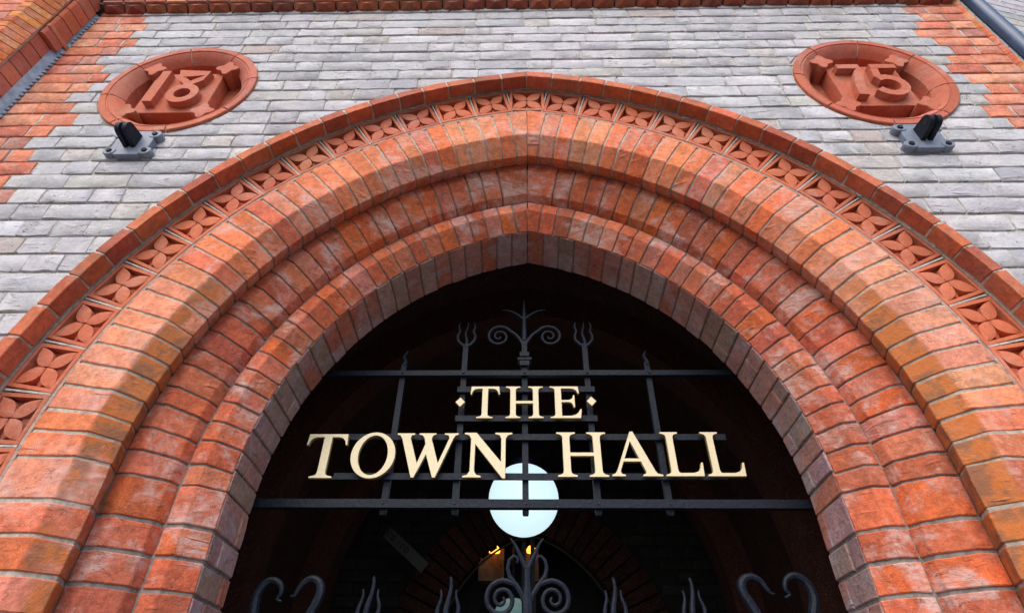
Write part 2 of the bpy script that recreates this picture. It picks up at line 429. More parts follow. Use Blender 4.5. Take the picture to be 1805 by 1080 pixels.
ring('soffit_ring', PR_SF, M['soff'], C_SOFF, radians(3.5), .05, M['mortar_grey'], .005, joff=.3258 - .4083, gap=.0045, bev=.002, deep=.008, bed_ext=.004)
ring('hood_mould', PR_HOOD, M['hood'], C_HOOD, radians(3.72), .083, M['mortar'], .0035, drop_h=.087, gap=.0052, bev=.0016, bed_ext=.0, bed_tail=(.0, .02))

# band of carved flower tiles -----------------------------------------------
def tile_band():
    mb = MB()
    for side in (-1, 1):
        sweep(mb, side, [(1.290, -.002), (1.2605, -.001), (1.2600, .026), (1.1515, .026), (1.1500, .0010), (1.143, .0018)], sl_range(1.2, 90), 0, .0012, clip=True)
    bed = mb.obj('flower_band', M['mortar_pink'], arch)
    # thin white fillet of mortar between flowers and orange bricks
    U, V = .0565, .0550              # half sizes: along / across the ring
    mb = MB(); fl = .021
    o = [(-U, -V), (U, -V), (U, V), (-U, V)]; k = .0095
    i_ = [(-U + k, -V + k), (U - k, -V + k), (U - k, V - k), (-U + k, V - k)]
    b = .0015
    v = []
    for ring_, d in ((o, .02), (o, b)): v += [(x, z, d) for x, z in ring_]
    v += [(x * (1 - b / U), z * (1 - b / V), 0) for x, z in o]
    v += [(x, z, 0) for x, z in i_]; v += [(x * .97, z * .97, fl) for x, z in i_]
    f = []
    for r_ in range(4):
        for j in range(4): f.append((r_ * 4 + j, r_ * 4 + (j + 1) % 4, r_ * 4 + 4 + (j + 1) % 4, r_ * 4 + 4 + j))
    f.append((16, 17, 18, 19))
    mb.add(v, f)
    ui, vi = U - k, V - k
    L0 = hypot(ui, vi)
    for sx, sz in ((1, 1), (-1, 1), (-1, -1), (1, -1)):
        d = Vector((sx * ui, sz * vi)); d.normalize(); pz = Vector((-d.y, d.x))
        nn = 9; A = []; Bq = []; Cq = []
        for j in range(nn):
            t = j / (nn - 1); l = L0 * (.035 + t * .94); wv = .0165 * (sin(pi * t ** .85) ** .9) if 0 < t < 1 else .0008
            c_ = d * l; dome = 0 
            for lst, off, dep in ((A, wv, .0022), (Bq, 0, -.0006 + .0008 * abs(2 * t - 1)), (Cq, -wv, .0022)):
                q = c_ + pz * off; lst.append((q.x, q.y, dep))
        A2 = [(x, z, fl) for x, z, _ in A]; C2 = [(x, z, fl) for x, z, _ in Cq]
        v = A2 + A + Bq + Cq + C2
        f = []
        for r_ in range(4):
            for j in range(nn - 1): f.append((r_ * nn + j, r_ * nn + j + 1, (r_ + 1) * nn + j + 1, (r_ + 1) * nn + j))
        mb.add(v, f)
    for a in range(4):            # small pointed sepals between the petals
        d = Vector((cos(a * pi / 2), sin(a * pi / 2))); pz = Vector((-d.y, d.x)); ll = (ui if a % 2 == 0 else vi)
        pts = [d * ll * .22, d * ll * .55 + pz * .014, d * ll * .93, d * ll * .55 - pz * .014]
        v = [(p.x, p.y, fl) for p in pts] + [(p.x, p.y, .014) for p in pts] + [((d * ll * .5).x, (d * ll * .5).y, .008)]
        f = [(j, (j + 1) % 4, 4 + (j + 1) % 4, 4 + j) for j in range(4)] + [(4 + j, 4 + (j + 1) % 4, 8) for j in range(4)]
        mb.add(v, f)
    # local frame: u along ring, v across, depth = +w  -> mesh in (u, w, v)
    me = bpy.data.meshes.new('flower_tile'); me.from_pydata([(x * S, d * S, z * S) for x, z, d in mb.v], [], [q[::-1] for q in mb.f]); me.update()
    bm_ = bmesh.new(); bm_.from_mesh(me); bmesh.ops.recalc_face_normals(bm_, faces=bm_.faces); bm_.to_mesh(me); bm_.free()
    me.polygons.foreach_set('use_smooth', [True] * len(me.polygons)); me.set_sharp_from_angle(angle=radians(30))
    me.materials.append(M['terra'])
    bb = base_of(bed)
    jm = MB()
    for side in (-1, 1):
        a = apex_angle(1.2055) - .0565 / 1.2055; 
        while a > -.03:
            v = []
            for da in (-.0019, .0019):
                for r, y in ((1.153, .03), (1.153, .0012), (1.258, .0012), (1.258, .03)): v.append(mp(side, r, y, max(a + da, 0)))
            jm.add(v, [(0, 1, 5, 4), (1, 2, 6, 5), (2, 3, 7, 6)]); a -= radians(5.66)
    jm.obj('tile_joints', M['mortar_white'], arch, kind='stuff')
    def put(x, z, rot, w_=0):
        t = bpy.data.objects.new('flower_tile', me); link(t); t.parent = bed
        t.location = Vector((x, rnd.uniform(-.001, .001) + w_, z)) * S - bb
        t.rotation_euler = (0, -rot, 0); t.color = (*pick(C_TERRA, .14, .05), 1)
        t.scale = (.990 + rnd.uniform(-.01, .004), 1, 1)
    rc = 1.2055
    put(AX, Z0 + sqrt(rc * rc - EE * EE) - .001, 0)
    for side in (-1, 1):
        a = apex_angle(rc) - .0565 / rc
        pit = radians(5.66)
        a -= pit / 2
        while a > -.02:
            p = mp(side, rc, 0, max(a, 0)); put(p[0], p[2], (pi / 2 - a) * (-1 if side > 0 else 1), 0); a -= pit
        z = a * rc
        while z > GROUND - Z0 + .05:
            p = mp(side, rc, 0, z); put(p[0], p[2], pi / 2); z -= .1185
tile_band()

# ------------------------------------------------------------------ grey brick wall with red toothed quoins
wall = thing('facade_wall', 'weathered pale grey brick wall with toothed red brick corners above the arch', 'wall', (0, 0, GROUND))
RO = [(-1.137, 1.6915, .2508), (1.158, 1.6926, .2508)]
XL, XR = -1.653, 1.672
ZT = 2.222
ZJ = [2.2095, 2.149, 2.0885, 2.0305, 1.97, 1.91, 1.849, 1.7885, 1.7305, 1.670, 1.6095, 1.549, 1.483, 1.4255, 1.366, 1.3055, 1.246, 1.185, 1.1235, 1.0605, .9985, .937, .876, .8145, .753, .69]
while ZJ[-1] > GROUND + .07: ZJ.append(ZJ[-1] - .0609)
def arch_dist(x, z, r):
    cx = AX + EE * (1 if x < AX else -1)
    if z <= Z0: return abs(x - cx) - r
    return hypot(x - cx, z - Z0) - r
def clip_half(poly, px, pz, nx, nz):
    out = []; n = len(poly)
    for i in range(n):
        a = poly[i]; b = poly[(i + 1) % n]
        da = (a[0] - px) * nx + (a[1] - pz) * nz; db = (b[0] - px) * nx + (b[1] - pz) * nz
        if da >= 0: out.append(a)
        if (da >= 0) != (db >= 0):
            t = da / (da - db); out.append((a[0] + (b[0] - a[0]) * t, a[1] + (b[1] - a[1]) * t))
    return out
def area(p): return .5 * sum(p[i][0] * p[(i + 1) % len(p)][1] - p[(i + 1) % len(p)][0] * p[i][1] for i in range(len(p)))
def shape_brick(x0, x1, z0, z1):
    poly = [(x0, z0), (x1, z0), (x1, z1), (x0, z1)]
    cx, cz = (x0 + x1) / 2, (z0 + z1) / 2
    for (rx, rz, rr) in RO:
        R = rr + .004
        d = hypot(cx - rx, cz - rz)
        if d < R + .12:
            u = ((cx - rx) / d, (cz - rz) / d)
            poly = clip_half(poly, rx + u[0] * R, rz + u[1] * R, *u)
            if len(poly) < 3: return None
    R = 1.298
    ctr = AX + EE * (1 if cx < AX else -1)
    if cz > Z0 - .02:
        d = hypot(cx - ctr, cz - Z0)
        if d < R + .12:
            u = ((cx - ctr) / d, (cz - Z0) / d)
            poly = clip_half(poly, ctr + u[0] * R, Z0 + u[1] * R, *u)
    else:
        sg = -1 if cx < ctr else 1
        poly = clip_half(poly, ctr + sg * R, cz, sg, 0)
    if len(poly) < 3 or area(poly) < .0006: return None
    # split the long edges so that they can wander
    out = []
    n = len(poly)
    for i in range(n):
        a = poly[i]; b = poly[(i + 1) % n]; l = hypot(b[0] - a[0], b[1] - a[1])
        if l < .004: continue
        k = max(1, round(l / .032))
        for j in range(k): out.append((a[0] + (b[0] - a[0]) * j / k, a[1] + (b[1] - a[1]) * j / k))
    return out if len(out) >= 3 else None
QT = [0, .045, .09, .045]
bricks = []
for k in range(len(ZJ) - 1):
    z1, z0 = ZJ[k], ZJ[k + 1]
    if k == 0:
        rows = [(ZT + .02, z1)] + [(z1, z0)]
    else: rows = [(z1, z0)]
    for (zz1, zz0) in rows:
        kk = k if (zz1, zz0) == (z1, z0) else -1
        ql = -1.405 - [.05, .0, .045, .085][(kk) % 4]           # left red/grey boundary, toothed
        ql = [-1.4600, -1.430, -1.460, -1.418, -1.455, -1.503, -1.456, -1.415, -1.447, -1.491, -1.446, -1.405, -1.450, -1.491, -1.447, -1.405, -1.452][kk] if 0 <= kk <= 16 else ql
        qr = [1.4646, 1.498, 1.461, 1.429, 1.473, 1.501, 1.4615, 1.4305, 1.465, 1.5015, 1.4666, 1.430, 1.472, 1.50, 1.465, 1.43, 1.465][kk] if 0 <= kk <= 16 else 1.465 + (kk % 3) * .03 - .03
        # courses of the quoins
        for (a, b, kind) in ((XL, ql, 'red'), (ql, qr, 'grey'), (qr, XR, 'red')):
            x = a; first = True
            seq = rnd.random() < .5
            while x < b - 1e-4:
                if kind == 'red': wd = rnd.choice([.088, .176, .088, .132])
                else: wd = rnd.choice([.0905, .177, .0905, .177, .0905]) if rnd.random() > .12 else .136
                wd *= rnd.uniform(.96, 1.04)
                if first and kind == 'grey' and rnd.random() < .4: wd = .0905
                if b - (x + wd) < .05: wd = b - x
                if wd > .21: wd = wd / 2
                bricks.append((kind, x, x + wd, zz0, zz1)); x += wd; first = False
def vis(x, z): return z > .55
grey, red, rest = [], [], []
for (kind, x0, x1, z0, z1) in bricks:
    gz = .0044; gx = .0034
    p = shape_brick(x0 + gx * rnd.uniform(.5, 1.3), x1 - gx * rnd.uniform(.5, 1.3), z0 + gz * rnd.uniform(.5, 1.1), z1 - gz * rnd.uniform(.6, 1.2))
    if not p: continue
    # priority = size on screen
    cx = sum(q[0] for q in p) / len(p); cz = sum(q[1] for q in p) / len(p)
    dpt = .793 + cz * .609
    inf = abs(cx) / dpt < .97 and (cz * .793 - .609) / dpt > -.58
    pr = area(p) / dpt ** 3 if inf else 0
    (grey if kind == 'grey' else red).append((pr, p, cz))
def lay(lst, name, cols, mat, cap=300):
    lst.sort(key=lambda t: -t[0])
    big = [t for t in lst[:cap] if t[0] > 0]; small = lst[len(big):]
    for pr, p, cz in big:
        m = MB(); yy = rnd.uniform(-.0035, .0015)
        m.slab(p, -.0044 + yy * .6, .012, .0020, .0021, .0010)
        m.obj(name, mat, wall, pick(cols, .06, .02), angle=50)
    if small:
        m = MB()
        for pr, p, cz in small: m.slab(p, -.0055 + rnd.uniform(-.002, .001), .012, .0028, .0012, .0005)
        o = m.obj('smaller_' + name + 's', mat, wall, cols[0][0], angle=50, kind='stuff')
lay(grey, 'grey_brick', C_GREY, M['grey']); lay(red, 'red_quoin_brick', C_QUOIN, M['red'])
# mortar bed (holes for the arch and the roundels)
mb = MB(); st = .016; nx = int((XR - XL) / st); zr_ = []      # weather-struck joints: deepest right under each brick
top_ = ZT + .02
for j_, zj in enumerate(ZJ):
    prev = ZJ[j_ - 1] if j_ else top_
    zr_ += [(prev - .009, -.0026), (zj + .009, -.0026), (zj + .0060, .006), (zj + .0012, .0055), (zj - .0004, -.0012), (zj - .0045, -.0020), (zj - .0070, -.0016)]
zr_ = [(top_, .002)] + zr_ + [(GROUND, .002)]
zr_ = sorted({round(z, 5): (z, y) for z, y in zr_}.values(), reverse=True)
idx = {}
def gv(i, j):
    if (i, j) not in idx:
        x = XL + (XR - XL) * i / nx; z, y = zr_[j]
        n1 = noise.noise(Vector((x * 14, z * 14, 0))); n2 = noise.noise(Vector((x * 45, z * 45, 5)))
        if y > .004: y = y * max(.0, min(1, .75 + n1 * 1.6)) - .0008
        idx[(i, j)] = len(mb.v); mb.v.append((x, y + n2 * .0012, z + n2 * .0012))
    return idx[(i, j)]
for i in range(nx):
    for j in range(len(zr_) - 1):
        x = XL + (XR - XL) * (i + .5) / nx; z = (zr_[j][0] + zr_[j + 1][0]) / 2
        if arch_dist(x, z, 1.275) < 0: continue
        if any(hypot(x - a, z - b) < r - .02 for a, b, r in RO): continue
        mb.f.append((gv(i, j), gv(i, j + 1), gv(i + 1, j + 1), gv(i + 1, j)))
mb.obj('mortar_bed', M['mortar_white'], wall, angle=60)
# body of the wall behind (keeps daylight out of the porch)
mb = MB()
for side in (-1, 1):
    rr = .875; top = apex_angle(rr); ss = [(GROUND - Z0)] + [top * i / 40 for i in range(41)]
    v = []
    for s in ss:
        p = mp(side, rr, .24, s); v.append(p); v.append((XL - .5 if side < 0 else XR + .5, .24, p[2]))
    f = [(2 * i, 2 * i + 2, 2 * i + 3, 2 * i + 1) for i in range(len(ss) - 1)]
    mb.add(v, f)
ztop = mp(-1, .875, 0, apex_angle(.875))[2]
mb.add([(XL - .5, .24, ztop), (XR + .5, .24, ztop), (XR + .5, .24, 3.2), (XL - .5, .24, 3.2)], [(0, 1, 2, 3)])
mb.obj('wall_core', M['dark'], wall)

# ------------------------------------------------------------------ date roundels
def roundel(cx, cz, digits, label):
    t = thing('date_roundel', label, 'date stone', (cx, 0, cz), 'terracotta date roundels')
    # rim in eight stones: flat lip, groove, hollow slope to the floor
    prof = [(.2505, .012), (.2505, -.010), (.2485, -.012), (.2290, -.012), (.2275, -.0085), (.2240, -.0085), (.2215, -.0105), (.210, -.004), (.199, .006), (.190, .017), (.187, .021), (.1865, .064)]
    off = radians(11) if digits == '18' else radians(-8)
    for k in range(8):
        a0 = 2 * pi * k / 8 + off + .010; a1 = 2 * pi * (k + 1) / 8 + off - .010; nn = 10; v = []
        for i in range(nn + 1):
            a = a0 + (a1 - a0) * i / nn
            for r, y in prof: v.append((cx + r * cos(a), y, cz + r * sin(a)))
        m_ = len(prof)
        f = [(i * m_ + j, (i + 1) * m_ + j, (i + 1) * m_ + j + 1, i * m_ + j + 1) for i in range(nn) for j in range(m_ - 1)]
        f += [tuple(range(m_))[::-1], tuple(nn * m_ + j for j in range(m_))]
        MB().add(v, f).obj('rim_stone', M['terra'], t, pick([((.45, .115, .06), 1), ((.43, .125, .075), 1)], .1), angle=28)
    v = []; nn = 64
    pm = [(.254, .004), (.246, -.006), (.229, -.006), (.216, -.004), (.207, .001), (.194, .013), (.190, .024), (.189, .060)]
    for i in range(nn):
        a = 2 * pi * i / nn
        for r, y in pm: v.append((cx + (r + .0005) * cos(a), y, cz + (r + .0005) * sin(a)))
    m_ = len(pm)
    MB().add(v, [(i * m_ + j, ((i + 1) % nn) * m_ + j, ((i + 1) % nn) * m_ + j + 1, i * m_ + j + 1) for i in range(nn) for j in range(m_ - 1)]).obj('rim_mortar', M['mortar_white'], t)
    v = [(cx + .193 * cos(2 * pi * i / 48), .060, cz + .193 * sin(2 * pi * i / 48)) for i in range(48)]
    MB().add(v, [tuple(range(48))]).obj('floor', M['terra'], t, (.38, .095, .048))
    # raised square tablet with quatrefoil bosses on its corners
    sx, sz, h = cx + (-.010 if digits == '18' else .002), cz - .002, .117
    rr_ = [(-h, -h), (h, -h), (h, h), (-h, h)]
    tb = MB().slab([(sx + a, sz + b) for a, b in rr_], .012, .061, .002).obj('tablet', M['terra'], t, (.43, .105, .052))
    for a, b in rr_:
        mbq = MB(); pts = []
        for k in range(32):
            th = 2 * pi * k / 32; r = .0325 * (1 + .24 * cos(4 * th)) ; pts.append((sx + a * 1.09 + r * cos(th), sz + b * 1.09 + r * sin(th)))
        mbq.slab(pts, -.004, .061, .002).obj('corner_boss', M['terra'], t, jitcol((.45, .12, .065), .06), angle=35)
    def rib(pts, wd, name='numeral', closed=False, y0=-.012, y1=.013):
        m = MB(); n = len(pts); L_, R_ = [], []
        for i in range(n):
            a = Vector(pts[(i - 1) % n] if closed else pts[max(i - 1, 0)]); b = Vector(pts[(i + 1) % n] if closed else pts[min(i + 1, n - 1)])
            d = (b - a).normalized(); w_ = wd[i] if isinstance(wd, list) else wd
            if 0 < i < n - 1 or closed:
                d1 = (Vector(pts[i]) - a).normalized(); cs = max(.5, abs(d1.dot(d))); w_ = w_ / cs
            nn_ = Vector((-d.y, d.x)) * w_ / 2
            c_ = Vector(pts[i]); L_.append(c_ + nn_); R_.append(c_ - nn_)
        v = []
        for i in range(n):
            for q, y in ((L_[i], y1), (L_[i], y0), (R_[i], y0), (R_[i], y1)): v.append((sx + q.x, y, sz + q.y))
        f = []
        for i in range(n if closed else n - 1):
            j = (i + 1) % n
            for k in range(3): f.append((i * 4 + k, j * 4 + k, j * 4 + k + 1, i * 4 + k + 1))
        if not closed: f += [(0, 1, 2, 3), tuple((n - 1) * 4 + k for k in (3, 2, 1, 0))]
        m.add(v, f)
        return m
    def emitn(m):
        o = m.obj('numeral', M['terra'], t, (.46, .12, .062), angle=30)
        b_ = bmesh.new(); b_.from_mesh(o.data); bmesh.ops.recalc_face_normals(b_, faces=b_.faces); b_.to_mesh(o.data); b_.free()
    if digits == '18':
        emitn(rib([(-.066, .096), (-.066, -.086)], .030))
        m = rib([(.034 + .040 * cos(th), -.040 + .040 * sin(th)) for th in [2 * pi * k / 28 for k in range(28)]], .026, closed=True)
        m2 = rib([(-.014, .082), (.080, .082), (.066, .046), (.034, .018), (.004, .046)], .025, closed=True, y0=-.0105)
        m.add(m2.v, m2.f); emitn(m)
    else:
        emitn(rib([(-.098, .078), (-.030, .078), (-.034, .050), (-.048, .010), (-.060, -.035), (-.066, -.088)], [.024, .026, .028, .03, .031, .032]))
        pts = [(.098, .078), (.026, .078), (.018, .024)]
        pts2 = [(.018, .024)] + [(.036 + .046 * cos(th), -.036 + .046 * sin(th)) for th in [radians(125 - 20 * k) for k in range(15)]]
        m = rib([(.096, .078), (.012, .078)], .024); m2 = rib([(.0225, .070), (.0145, .012)], .024, y0=-.0112)
        m3 = rib(pts2[1:], .027, y0=-.0128); m.add(m2.v, m2.f); m.add(m3.v, m3.f); emitn(m)
roundel(*RO[0][:2], '18', 'round terracotta plaque with raised numerals 18, left of the arch point')
roundel(*RO[1][:2], '75', 'round terracotta plaque with raised numerals 75, right of the arch point')

# ------------------------------------------------------------------ iron brackets
def bracket(cx, cz, flip, label):
    t = thing('iron_bracket', label, 'bracket', (cx, -.006, cz), 'iron wall brackets')
    # plate: octagon-like body with four eared lugs
    pts = []
    for (x, z) in [(-.036, -.056), (.036, -.056), (.044, -.050), (.058, -.018), (.058, .018), (.044, .050), (.036, .056), (-.036, .056), (-.044, .050), (-.058, .018), (-.058, -.018), (-.044, -.050)]:
        pts.append((cx + x * .95, cz + z * 1.0))
    MB().slab(pts, -.024, -.004, .002).obj('base_plate', M['iron_skylit'], t, angle=30)
    for sx in (-1, 1):
        for sz in (-1, 1):
            ex, ez = cx + sx * .052, cz + sz * .039
            c = [(ex + .0195 * cos(2 * pi * k / 16), ez + .0165 * sin(2 * pi * k / 16)) for k in range(16)]
            MB().slab(c, -.026, -.004, .002).obj('lug', M['iron_skylit'], t, angle=30)
            c = [(ex + .0085 * cos(2 * pi * k / 6 + .3), ez + .0085 * sin(2 * pi * k / 6 + .3)) for k in range(6)]
            MB().slab(c, -.030, -.024, .0015).obj('bolt', M['iron'], t, angle=30)
    for sx in (-1, 1):     # clevis of two upright cheeks, rounded at the tip, dark discs painting the shade of pin holes
        prof = []
        for k in range(9):
            th = -pi / 2 + pi * k / 8; prof.append((-.066 - .020 * cos(th), .0215 * sin(th)))
        prof = [(-.022, -.027)] + prof + [(-.022, .027)]
        v = []
        x0, x1 = cx + sx * .0108 - .0062, cx + sx * .0108 + .0062
        for x in (x0, x1): v += [(x, y, cz + .004 + z) for y, z in prof]
        n = len(prof)
        m = MB().add(v, [(i, (i + 1) % n, n + (i + 1) % n, n + i) for i in range(n)] + [tuple(range(n))[::-1], tuple(n + i for i in range(n))])
        m.obj('clevis_cheek', M['iron'], t, angle=30)
        hx = x0 - .0006 if sx < 0 else x1 + .0006
        xs = (x0 - .0008, x0) if sx < 0 else (x1, x1 + .0008)
        for xx in (x0 - .0008, x1 + .0008):
            MB().add([(xx, -.066 + .008 * cos(2 * pi * k / 12), cz + .004 + .008 * sin(2 * pi * k / 12)) for k in range(12)], [tuple(range(12))]).obj('pin_hole_shade', M['lettering'], t)
    MB().slab([(cx - .012, cz - .014), (cx + .012, cz - .014), (cx + .012, cz + .018), (cx - .012, cz + .018)], -.032, -.02, .002).obj('web', M['iron'], t)
bracket(-1.147, 1.366, 1, 'black iron clevis bracket under the left hand roundel, bolted to the grey bricks')
bracket(1.165, 1.366, -1, 'black iron clevis bracket under the right hand roundel near the blue downpipe')

# ------------------------------------------------------------------ cornice with nailhead bricks
cor = thing('cornice', 'dark red cornice of nailhead bricks running along the top of the wall', 'cornice', (0, 0, 2.224))
mb = MB(); mb.box(XL - .05, XR + .02, -.004, .05, 2.226, 2.30); mb.box(XL - .05, XR + .02, -.034, .05, 2.2465, 2.262)
mb.box(XL - .05, XR + .02, -.045, .05, 2.2755, 2.40)
mb.obj('backing', M['mortar_dark'], cor)
pit = .0838; x = XL + .01
C_NAIL = [((.27, .065, .035), 2), ((.23, .055, .035), 1), ((.31, .085, .04), 1)]
while x < XR - .01:
    x0, x1 = x + .003, min(x + pit, XR) - .003; zf0, zf1 = 2.2255, 2.247; yf = -.032
    v = [(x0, -.002, zf0), (x1, -.002, zf0), (x1, yf, zf1), (x0, yf, zf1), ((x0 + x1) / 2, yf * .62 - .016, zf0 + .001), (x0, .0, zf1 + .001), (x1, .0, zf1 + .001)]
    f = [(0, 1, 4), (1, 2, 4), (2, 3, 4), (3, 0, 4), (0, 3, 5), (1, 6, 2), (2, 6, 5, 3)]
    MB().add(v, f).obj('nailhead_brick', M['hood'], cor, pick(C_NAIL), smooth=False)
    m = MB(); m.slab([(x0 + .001, 2.2485), (x1 + .001, 2.2485), (x1 + .001, 2.2605), (x0 + .001, 2.2605)], -.042, .0, .002, .0006)
    m.obj('string_brick', M['red'], cor, pick(C_QUOIN))
    m = MB(); m.slab([(x0 + .001, 2.277), (x1 + .001, 2.277), (x1 + .001, 2.335), (x0 + .001, 2.335)], -.056, .0, .003, .0006)
    m.obj('crown_brick', M['hood'], cor, pick(C_NAIL))
    x += pit
# upper wall above the cornice, out of frame but needed from other positions
mb = MB(); mb.box(XL, XR, .02, .2, 2.40, 3.1); mb.obj('upper_masonry', M['mortar_white'], wall)

# ------------------------------------------------------------------ left pier (projects from the wall)
pier = thing('brick_pier', 'projecting orange red brick pier with pale patches, at the upper left edge', 'pier', (-1.8, -.15, GROUND))
mb = MB(); PX1, PYF = -1.653, -.095
mb.box(-3.2, -1.706, -.138, .2, GROUND, 3.0); mb.obj('core', M['mortar'], pier)
mb = MB()
zt = [GROUND, 3.0]
v = []
for z in zt: v += [(-1.706, -.1375, z), (-1.6685, -.099, z), (-1.705, -.060, z)]
mb.add(v, [(0, 1, 4, 3), (1, 2, 5, 4)]); mb.obj('return_mortar', M['mortar'], pier)
# thin orange bricks up the splayed corner
C_OR = [((.60, .19, .045), 3), ((.55, .16, .04), 2), ((.64, .23, .06), 2), ((.45, .13, .05), 1)]
z = 1.42; hh = .0345
while z < 2.62:
    a, b = z + .002, z + hh - .002; v = []
    for zz in (a, b): v += [(-1.738, -.150, zz), (-1.712, -.1495, zz), (-1.706, -.148, zz), (-1.668, -.103, zz), (-1.668, -.100, zz), (-1.69, -.100, zz)]
    f = [(j, j + 1, 7 + j, 6 + j) for j in range(5)] + [tuple(range(6))[::-1], tuple(6 + j for j in range(6))]
    j_ = [(q[0] + rnd.uniform(-.001, .001), q[1] + rnd.uniform(-.001, .001), q[2]) for q in v]
    MB().add(j_, f).obj('corner_brick', M['red'], pier, pick(C_OR), angle=20); z += hh
# return face: moulded red bricks over a stepped lead flashing, broken by a square block
z = 1.30; n = 0; hh = .0605; zb = 1.952
while z < 2.215:
    a, b = z + .0022, z + hh - .0022
    low = b < zb - .005
    xo = -1.679 if low else -1.6625
    y1 = -.024 if low else -.020
    if not (a < zb < b + .03 and False):
        v = []
        for zz in (a, b): v += [(xo - .03, -.093, zz), (xo, -.092, zz), (xo + .004, -.086, zz), (xo + .006, -.074, zz), (xo + .006, y1, zz), (xo - .006, y1 + .004, zz)]
        f = [(j, j + 1, 7 + j, 6 + j) for j in range(5)] + [tuple(range(6))[::-1], tuple(6 + j for j in range(6))]
        MB().add(v, f).obj('return_brick', M['terra'], pier, pick([((.52, .13, .06), 2), ((.46, .12, .07), 1), ((.56, .16, .07), 1)]), angle=20)
    z += hh
MB().slab([(-1.70, 1.948), (-1.6545, 1.948), (-1.6545, 1.966), (-1.70, 1.966)], -.094, .0, .003).obj('return_block', M['terra'], pier, (.54, .16, .09))
# flashing
m = MB(); z = 1.30
m.add([(-1.673, -.03, 1.30), (-1.6535, .0, 1.30), (-1.6535, .0, 1.945), (-1.673, -.03, 1.945)], [(0, 1, 2, 3)])
m.add([(-1.672, -.026, 1.97), (-1.6535, -.001, 1.97), (-1.6535, -.001, 2.21), (-1.672, -.026, 2.21)], [(0, 1, 2, 3)])
z = 1.32
while z < 2.2:
    if not (1.93 < z < 1.98): m.box(-1.662, -1.646, -.010, -.006, z, z + .010)
    z += .0205
m.obj('lead_flashing', M['lead'], pier, smooth=False)
# pier face bricks
z = 1.52 - .0605 * 46; row = 0
while z < 2.62:
    x = -1.742; row += 1
    while x > (-2.35 if z > 1.5 else -2.1):
        wd = rnd.choice([.088, .176]); a0, a1 = x - wd + .003, x - .003
        gr = (abs(z - 1.99) < .07 and -2.02 < x < -1.86 and rnd.random() < .65) or (abs(z - 1.80) < .07 and x < -1.95 and rnd.random() < .5)
        m = MB(); m.slab([(a0, z + .0025), (a1, z + .0025), (a1, z + .058), (a0, z + .058)], -.1465 + rnd.uniform(-.001, .001), -.13, .003, .001)
        m.obj('face_brick', M['grey'] if gr else M['red'], pier, pick(C_GREY) if gr else pick(C_QUOIN)); x -= wd
    z += .0605
# ------------------------------------------------------------------ right side: splayed corner, pipe, angled grey wall
cornr = thing('corner_moulding', 'narrow orange moulded brick strip down the right hand corner beside the blue pipe', 'brick moulding', (1.69, 0, GROUND))
z = 1.36; hh = .0609
while z < 2.23:
    a, b = z + .0015, z + hh - .0015; v = []
    for zz in (a, b): v += [(1.6725, .03, zz), (1.6725, -.004, zz), (1.678, -.010, zz), (1.690, -.010, zz), (1.7045, -.002, zz), (1.706, .03, zz)]
    f = [(j, j + 1, 7 + j, 6 + j) for j in range(5)] + [tuple(range(6))[::-1], tuple(6 + j for j in range(6))]
    MB().add(v, f).obj('moulded_brick', M['red'], cornr, pick([((.64, .22, .07), 2), ((.60, .16, .08), 2), ((.66, .26, .1), 1)]), angle=20); z += hh
MB().box(1.673, 1.704, .004, .03, GROUND, 2.23).obj('core', M['mortar'], cornr)
MB().box(1.7045, 1.7205, .004, .05, GROUND, 2.6).obj('mortar_fillet', M['mortar_white'], cornr)
pp = thing('downpipe', 'dark blue painted rainwater pipe in the top right corner', 'pipe', (1.744, -.01, GROUND))
m = MB(); m.tube([(1.744, -.012, GROUND), (1.744, -.012, 3.0)], .0235, 20); m.obj('pipe_length', M['pipe'], pp, angle=60)
m = MB(); m.tube([(1.744, -.012, 1.20), (1.744, -.012, 1.26)], .030, 20); m.obj('socket', M['pipe'], pp, angle=40)
sw = thing('side_wall', 'pale grey brick wall angling away behind the blue pipe', 'wall', (1.9, .2, GROUND))
ph = radians(12); D_ = Vector((cos(ph), sin(ph), 0)); O_ = Vector((1.715, .03, 0)); Nn = Vector((sin(ph), -cos(ph), 0))
def swp(u, d, z): p = O_ + D_ * u + Nn * d; return (p.x, p.y, z)
MB().add([swp(0, 0, GROUND), swp(2.5, 0, GROUND), swp(2.5, 0, 3.1), swp(0, 0, 3.1)], [(0, 1, 2, 3)]).obj('mortar_bed', M['mortar_white'], sw)
z = 1.80
while z < 2.75:
    u = .03 if int(z * 100) % 2 else -.015
    while u < .75:
        wd = rnd.choice([.0905, .177]); m = MB()
        m.slab([(u + .003, z + .003), (u + wd - .003, z + .003), (u + wd - .003, z + .058), (u + .003, z + .058)], -.005, .004, .002, .001)
        m.v = [swp(x, -y, zz) for x, y, zz in m.v]
        m.obj('grey_brick', M['grey'], sw, pick(C_GREY)); u += wd
    z += .0609

